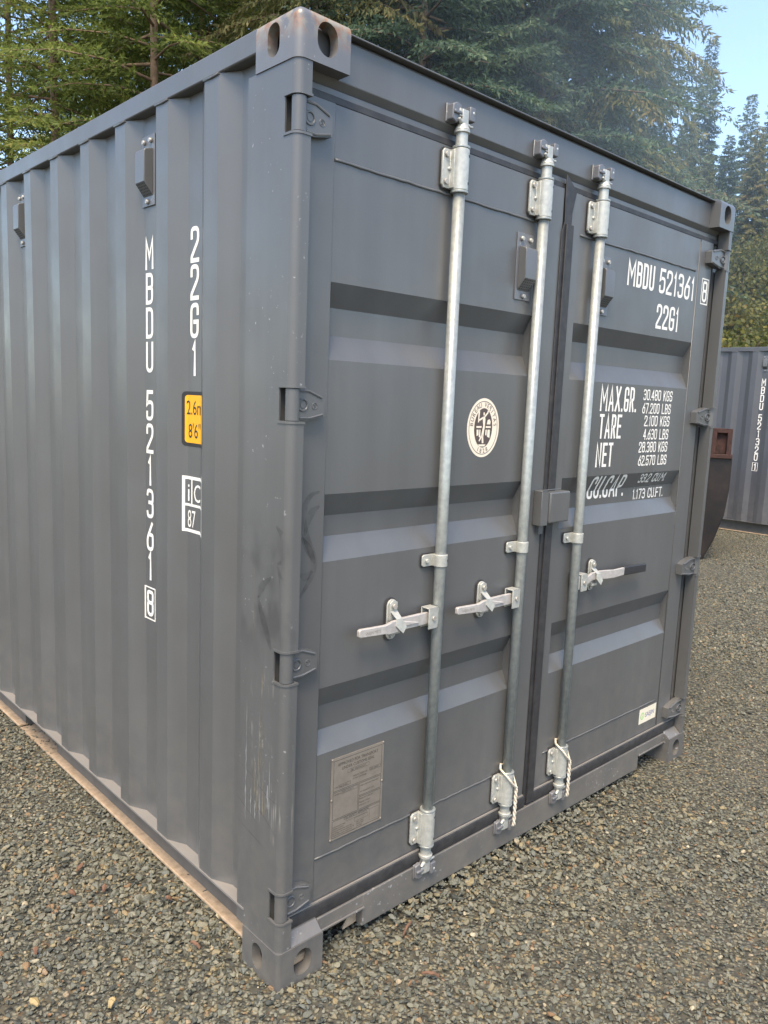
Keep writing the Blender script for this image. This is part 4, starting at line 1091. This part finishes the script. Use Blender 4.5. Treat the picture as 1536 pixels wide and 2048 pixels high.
def make_conifer(seed, H_, hmin, L0, kind, leaf=1.0):
    rng = np.random.default_rng(seed)
    tr = MB(); bend = rng.normal(0, .12, 2)
    tp = [(bend[0]*math.sin(z/H_*3), bend[1]*math.sin(z/H_*2.3), z) for z in np.linspace(0, H_, 12)]
    tr.tube(tp, [max(.015, .0044*H_*(1-z/H_)**.9*1.0) for z in np.linspace(0, H_, 12)], 9)
    Bs, Ds, Ls, Ws, Ts = [], [], [], [], []
    droop, lift, lw, gap, cl = {'fir': (.20, .12, .05, .14, .95), 'spruce': (.28, .05, .052, .12, 1.0), 'cedar': (.50, .20, .055, .12, 1.1)}[kind]
    nb = int((H_-hmin)*{'fir': 8.2, 'spruce': 10.0, 'cedar': 9.5}[kind])
    az = rng.uniform(0, 6.28)
    for i in range(nb):
        h = hmin+(H_-hmin)*((i+rng.uniform(0, .8))/nb); t_ = (h-hmin)/(H_-hmin)
        L = L0*((1-t_)**.75)*(.35+.65*min(1, t_*6+.35))*rng.uniform(.62, 1.12)+.22
        az += 2.4+rng.normal(0, .35)
        rad = np.array([math.cos(az), math.sin(az), 0.]); sd_ = np.array([-math.sin(az), math.cos(az), 0.])
        up = lift+.55*t_**2+rng.normal(0, .06)
        P0 = np.array([bend[0]*math.sin(h/H_*3), bend[1]*math.sin(h/H_*2.3), h])
        ax = lambda t: P0+rad*(L*t)+np.array([0, 0, 1.])*(L*(up*t-droop*(1-t_*.7)*t*t*1.6))
        if L > .6: tr.tube([ax(t) for t in (0, .35, .7, 1.0)], [.010*L+.006, .007*L+.004, .004*L+.002, .002], 4, False)
        br_t = rng.uniform(-.12, .12)
        ns = max(3, int(L*1.0/gap))
        dead = rng.uniform() < .03 and kind != 'fir'
        for j in range(ns):
            t = .12+.88*(j+rng.uniform(.2, .8))/ns
            for sg in (-1, 1):
                ll = L*.42*(1.08-t)*rng.uniform(.6, 1.15)+.10
                d = rad*.62+sd_*sg*.78+np.array([0, 0, rng.normal(-.10 if kind != 'cedar' else -.35, .14)]); d /= np.linalg.norm(d)
                q0 = ax(t); nl = max(4, int(ll/.034))
                tt = (np.arange(nl)+rng.uniform(0, 1, nl))/nl
                pts = q0+np.outer(tt*ll, d); pts[:, 2] -= (tt*ll)**2*(.35 if kind != 'cedar' else .8)
                hang = {'fir': .15, 'spruce': .35, 'cedar': .75}[kind]
                dv = d[None, :]*.7+rng.normal(0, .42, (nl, 3)); dv[:, 2] -= hang; dv /= np.linalg.norm(dv, axis=1, keepdims=True)
                Bs.append(pts); Ds.append(dv); ln = rng.uniform(.075, .165, nl)*cl*leaf; Ls.append(ln); Ws.append(ln*rng.uniform(.20, .36, nl))
                Ts.append(np.clip(rng.normal(.34+.28*t+br_t, .13, nl)+(.5 if dead else 0)+(.12 if rng.uniform() < .07 else 0), 0, 1))
        tip = ax(1.0); Bs.append(np.array([tip])); Ds.append(np.array([rad])); Ls.append(np.array([.2])); Ws.append(np.array([.06])); Ts.append(np.array([.7]))
    B_, D_, L_, W_, T_ = map(np.concatenate, (Bs, Ds, Ls, Ws, Ts))
    V, F = leaf_quads(B_, D_, L_, W_, rng)
    cm = np_mesh('crown', V, F, np.repeat(T_, 4), M[kind])
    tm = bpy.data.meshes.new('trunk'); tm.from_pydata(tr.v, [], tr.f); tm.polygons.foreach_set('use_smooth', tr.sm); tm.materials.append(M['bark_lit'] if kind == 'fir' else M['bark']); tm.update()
    return cm, tm
def make_shrub(seed, H_, Wd):
    rng = np.random.default_rng(seed); st = MB(); Bs, Ds, Ls, Ws, Ts = [], [], [], [], []
    for i in range(26):
        a = rng.uniform(0, 6.28); rr0 = rng.uniform(.05, 1)**.6*Wd/2; hh = H_*rng.uniform(.55, 1)*(1-.45*(rr0/(Wd/2))**2)
        top_ = np.array([rr0*math.cos(a), rr0*math.sin(a), hh]); b0 = top_*np.array([.2, .2, 0])
        st.tube([b0, (b0+top_)/2+rng.normal(0, .08, 3), top_], [.022, .014, .006], 5, False)
        tint = rng.uniform(-.2, .2)
        for k in range(12):
            t = rng.uniform(.25, 1); c = b0+(top_-b0)*t+rng.normal(0, .16, 3)*Wd*.3
            n = 26; pts = c+rng.normal(0, .13, (n, 3)); dv = rng.normal(0, 1, (n, 3)); dv[:, 2] -= .3; dv /= np.linalg.norm(dv, axis=1, keepdims=True)
            Bs.append(pts); Ds.append(dv); ln = rng.uniform(.06, .13, n); Ls.append(ln); Ws.append(ln*.6); Ts.append(np.clip(rng.normal(.45+tint, .16, n), 0, 1))
    B_, D_, L_, W_, T_ = map(np.concatenate, (Bs, Ds, Ls, Ws, Ts)); B_[:, 2] = np.maximum(B_[:, 2], .03)
    V, F = leaf_quads(B_, D_, L_, W_, rng)
    cm = np_mesh('foliage', V, F, np.repeat(T_, 4), M['shrub'])
    sm = bpy.data.meshes.new('stem'); sm.from_pydata(st.v, [], st.f); sm.materials.append(M['bark']); sm.update()
    return cm, sm
def hill_z(x, y):
    d = (x+1.2)*.90+(y+1.6)*.43
    t = min(1, max(0, (d-15.0)/16)); t = t*t*(3-2*t)
    lat = (x+1.2)*(-.43)+(y+1.6)*.90      # to the left of the axis
    w = min(1, max(0, (9-lat)/8))
    return 5.2*t*w
def at(u, d, v=140):
    q = _f*FPX+_r*(u-768)-_u*(v-1024); h = math.hypot(q.x, q.y)
    return CAM_P[0]+d*q.x/h, CAM_P[1]+d*q.y/h, CAM_P[2]+d*q.z/h
protos = {'fir': [make_conifer(1, 23, 4.5, 3.3, 'fir'), make_conifer(2, 25, 6.2, 3.0, 'fir'), make_conifer(3, 22, 4.0, 3.2, 'fir')],
          'spruce': [make_conifer(4, 24, 2.0, 3.6, 'spruce'), make_conifer(5, 22, 1.5, 3.3, 'spruce')],
          'slim': [make_conifer(8, 22, 1.0, 2.5, 'spruce', 1.9)], 'far': [make_conifer(9, 22, 1.0, 3.6, 'spruce', 2.2), make_conifer(10, 22, 1.0, 3.8, 'cedar', 2.2)],
          'cedar': [make_conifer(6, 22, 2.0, 3.4, 'cedar'), make_conifer(7, 20, 1.5, 3.2, 'cedar')]}
def tree(kind, k, u, d, sc, rz, label, group, name, v=140, top=None):
    cm, tm = protos[kind][k]; x, y, zt = at(u, d, v)
    if top: sc = (zt-hill_z(x, y))/top
    o = empty(name, (x, y, hill_z(x, y)-.05), rz); o.scale = (sc, sc, sc)
    a = bpy.data.objects.new('trunk', tm); b_ = bpy.data.objects.new('crown', cm)
    for q in (a, b_): COL.objects.link(q); q.parent = o
    tag(o, label, 'tree', group); return o
G1 = 'sunlit firs beyond the left side'; G2 = 'tall conifers behind the containers'; G3 = 'conifers on the right hillside'; G4 = 'conifers in the second row of the wood'
rt = random.Random(5)
T1 = [('fir', 1, 112, 19, 1.0, 'fir with its trunk showing above the far left end of the top rail'), ('fir', 1, 312, 17.5, 1.02, 'fir with a brown trunk and side limbs left of the rusty corner casting'),
      ('fir', 0, 10, 22, 1.05, 'bright green fir at the extreme left edge'), ('fir', 2, 215, 23, 1.05, 'bright green fir between the two bare trunked firs'), ('fir', 0, 395, 21, 1.0, 'fir just left of the rusty top corner casting'),
      ('spruce', 1, 480, 24, 1.1, 'shadowed dark spruce behind the rusty top corner casting')]
for kind, k, u, d, sc, lb in T1: tree(kind, k, u, d, sc, rt.uniform(0, 6.28), lb, G1, 'fir_tree' if kind == 'fir' else 'spruce_tree')
T2 = [('cedar', 0, 640, 17.5, 1.0, 'yellow green cedar with hanging sprays just right of the top corner casting'), ('cedar', 1, 745, 20, 1.15, 'brownish cedar behind the left door top'),
      ('spruce', 0, 850, 17, .98, 'blue green spruce above the first locking bar'), ('spruce', 1, 955, 19, 1.1, 'dark spruce above the gap between the two door leaves'),
      ('cedar', 0, 1025, 21, 1.1, 'cedar with golden tips above the right door'), ('spruce', 0, 1085, 19, 1.08, 'dense spruce above the right door lettering'),
      ('cedar', 1, 1160, 20, 1.12, 'hazy cedar with drooping sprays in the smoke'), ('spruce', 1, 1222, 22.5, 1.12, 'hazy spruce at the right edge of the wood against the blue sky'),
      ('cedar', 0, 1300, 27, .46, 'short cedar at the foot of the wood beside the hillside')]
for kind, k, u, d, sc, lb in T2: tree(kind, k, u, d, sc, rt.uniform(0, 6.28), lb, G2, kind+'_tree')
for i, u in enumerate(range(180, 1090, 91)):
    left = u < 430
    kind = 'fir' if left else rt.choice(['spruce', 'spruce', 'cedar'])
    tree(kind, rt.randrange(len(protos[kind])), u+rt.uniform(-20, 20), rt.uniform(27, 36), rt.uniform(1.0, 1.2), rt.uniform(0, 6.28),
         'fir trunk and thin crown in the back row at the left' if left else ('dark spruce in the back row of the wood' if kind == 'spruce' else 'cedar in the back row of the wood'), G4, kind+'_tree')
T3 = [('slim', 0, 1430, 75, 46, 22, 'slim pointed spruce standing alone against the sky at upper right'), ('slim', 0, 1503, 188, 52, 22, 'small pointed spruce lower down beside the right edge'),
      ('slim', 0, 1552, 165, 44, 22, 'slim spruce cut by the right edge of the view'), ('far', 1, 1378, 215, 38, 22, 'cedar below the slim pointed spruce'), ('far', 0, 1462, 268, 36, 22, 'squat dark spruce on the hillside'),
      ('far', 1, 1522, 250, 38, 22, 'golden cedar on the hillside at the right edge'), ('far', 0, 1600, 260, 36, 22, 'dark spruce outside the right edge of the hillside'), ('far', 1, 1420, 300, 32, 22, 'low cedar between the wood and the squat spruce')]
for kind, k, u, v, d, hp, lb in T3: tree(kind, k, u, d, 1, rt.uniform(0, 6.28), lb, G3, ('cedar_tree' if (kind, k) == ('far', 1) else 'spruce_tree'), v, hp)
# hillside
mb = MB(); n = 40; vs = []
x0, x1, y0, y1 = 12.8, 75, -35, 60
for j in range(n+1):
    for i in range(n+1):
        x = x0+(x1-x0)*(i/n)**1.5; y = y0+(y1-y0)*j/n; vs.append((x, y, hill_z(x, y)+.02*(1 if i else -1)+(.10*math.sin(x*1.3+y)*min(1, hill_z(x, y)))))
mb.add(vs, [(j*(n+1)+i, j*(n+1)+i+1, (j+1)*(n+1)+i+1, (j+1)*(n+1)+i) for j in range(n) for i in range(n)], True)
M['hill'] = simple('hillside_soil_and_grass', (.075, .07, .03), .95, 0, .45, 1.5, .5, 8, col2=(.13, .115, .045))
tag(mb.build('hillside', M['hill']), None, None, None, 'structure')
shr = [make_shrub(21, 2.2, 2.4), make_shrub(22, 2.9, 2.6), make_shrub(23, 1.7, 2.2)]
names_ = ['yellow green bush low on the hillside above the far container', 'olive bush in the middle of the hillside', 'dark olive bush high on the hillside under the spruces']
rs = random.Random(9)
for row, (d, us) in enumerate(((17.5, range(1392, 1640, 48)), (20.0, range(1380, 1640, 50)), (23, range(1385, 1660, 46)), (26.5, range(1370, 1660, 44)), (30, range(1370, 1660, 46)))):
    for u in us:
        x, y, z_ = at(u+rs.uniform(-12, 12), d+rs.uniform(-.8, .8), 560); k = rs.randrange(3); cm, sm = shr[k]
        o = empty('bush', (x, y, hill_z(x, y)), rs.uniform(0, 6.28)); s_ = rs.uniform(.9, 1.35); o.scale = (s_, s_, s_)
        for nm, q in (('stem', sm), ('foliage', cm)):
            c_ = bpy.data.objects.new(nm, q); COL.objects.link(c_); c_.parent = o
        tag(o, names_[0 if row < 2 else 1 if row < 4 else 2], 'bush', 'bushes on the hillside: '+('low' if row < 2 else 'middle' if row < 4 else 'high'))

# ------------------------------------------------------------------ drifting smoke in front of the wood
def smoke():
    mb = MB(); x, y, z_ = at(1310, 17.0, 190)
    mb.sphere((0, 0, 0), 1, 8.0, 6.0, 6.5, 32, 16)
    m_ = bpy.data.materials.new('smoke_volume'); m_.use_nodes = True; n = m_.node_tree; n.nodes.clear()
    out = n.nodes.new('ShaderNodeOutputMaterial'); v = n.nodes.new('ShaderNodeVolumePrincipled')
    v.inputs['Color'].default_value = (.66, .85, 1.0, 1); v.inputs['Anisotropy'].default_value = 0.1
    tc = N(n, 'ShaderNodeTexCoord'); mp = N(n, 'ShaderNodeMapping'); mp.inputs['Scale'].default_value = (1/8.0, 1/6.0, 1/6.5)
    n.links.new(tc.outputs['Object'], mp.inputs[0])
    ln = N(n, 'ShaderNodeVectorMath', operation='LENGTH'); n.links.new(mp.outputs[0], ln.inputs[0])
    fall = ramp(n, ln.outputs['Value'], [(.05, g3(1)), (.45, g3(.45)), (.95, g3(0))])
    ns = N(n, 'ShaderNodeTexNoise'); ns.inputs['Scale'].default_value = .22; ns.inputs['Detail'].default_value = 2; ns.inputs['Distortion'].default_value = .6; n.links.new(tc.outputs['Object'], ns.inputs['Vector'])
    nr = ramp(n, ns.outputs[0], [(.30, g3(.15)), (.68, g3(1))])
    a = N(n, 'ShaderNodeMath', operation='MULTIPLY'); n.links.new(fall.outputs[0], a.inputs[0]); n.links.new(nr.outputs[0], a.inputs[1])
    b = N(n, 'ShaderNodeMath', operation='MULTIPLY'); n.links.new(a.outputs[0], b.inputs[0]); b.inputs[1].default_value = .062
    n.links.new(b.outputs[0], v.inputs['Density']); n.links.new(v.outputs[0], out.inputs['Volume'])
    o = mb.build('smoke', m_); o.location = (x, y, z_); o.rotation_euler = (0, 0, -YAW)
    tag(o, 'thin blue smoke drifting in front of the wood at upper right', 'smoke', None, 'stuff')
smoke()

# ------------------------------------------------------------------ bark chips and leaves lying on the gravel
M['chip'] = simple('red_brown_bark', (.14, .070, .040), .85, 0, .35, 25, .4, 120, col2=(.24, .125, .07))
M['leaf'] = simple('fallen_yellow_leaf', (.34, .25, .11), .7, 0, .2, 40, .2, 120)
def chip(x, y, ln, wd, rz, m_, name, label, cat):
    rg = random.Random(int(x*1000+y*77)); mb = MB(); n = 7; top = []; bot = []
    for i in range(n):
        t = i/(n-1); w = wd*(.25+.75*math.sin(math.pi*min(1, t*.9+.08)))*rg.uniform(.8, 1.1); z = .012*math.sin(t*2.6)*rg.uniform(.6, 1)
        top += [((t-.5)*ln, -w/2, z+.003), ((t-.5)*ln, 0, z+.007), ((t-.5)*ln, w/2, z+.003)]
        bot += [((t-.5)*ln, -w/2, z-.001), ((t-.5)*ln, 0, z+.001), ((t-.5)*ln, w/2, z-.001)]
    N3 = 3*n; fs = []
    for i in range(n-1):
        for k in range(2):
            fs.append((3*i+k, 3*i+3+k, 3*i+4+k, 3*i+1+k)); fs.append((N3+3*i+1+k, N3+3*i+4+k, N3+3*i+3+k, N3+3*i+k))
        fs.append((3*i, N3+3*i, N3+3*i+3, 3*i+3)); fs.append((3*i+2, 3*i+5, N3+3*i+5, N3+3*i+2))
    fs += [(0, 1, N3+1, N3), (1, 2, N3+2, N3+1), (3*n-3, N3+3*n-3, N3+3*n-2, 3*n-2), (3*n-2, N3+3*n-2, N3+3*n-1, 3*n-1)]
    mb.add(top+bot, fs); o = mb.build(name, m_); o.location = (x, y, .018); o.rotation_euler = (rg.uniform(-.2, .2), rg.uniform(-.2, .2), rz)
    return tag(o, label, cat, 'bark chips and leaves on the gravel')
for a in ((-.191, .900, .034, .013, .4, 'chip', 'bark_chip', 'long orange brown bark chip near the fork pocket of the left rail', 'bark chip'),
          (-.268, .777, .024, .018, 2.1, 'chip', 'bark_chip', 'squarish red brown bark chip left of the long orange one', 'bark chip'),
          (-.178, .737, .026, .014, 1.0, 'chip', 'bark_chip', 'small dark red bark chip between the squarish chip and the left rail', 'bark chip'),
          (-.042, .551, .022, .016, 2.6, 'chip', 'bark_chip', 'rounded orange bark chip close beside the dusty rail flange', 'bark chip'),
          (-.087, .300, .036, .012, 2.0, 'chip', 'bark_chip', 'dark red bark sliver just left of the bottom corner casting', 'bark chip'),
          (-.454, .578, .030, .014, 1.2, 'chip', 'bark_chip', 'brown bark chip at the left side of the view', 'bark chip'),
          (-.371, .245, .030, .020, .7, 'leaf', 'fallen_leaf', 'curled yellow leaf on the gravel at bottom left', 'leaf'),
          (-.528, .379, .034, .020, 1.9, 'leaf', 'fallen_leaf', 'tan leaf on the gravel in the lower left corner', 'leaf'),
          (.461, -.058, .060, .008, .3, 'chip', 'bark_chip', 'thin brown stick of bark in front of the sill near the corner casting', 'bark chip'),
          (.369, -.244, .052, .010, 2.4, 'chip', 'bark_chip', 'reddish bark strip on the gravel in front of the corner casting', 'bark chip')):
    chip(*a[:5], M[a[5]], *a[6:])
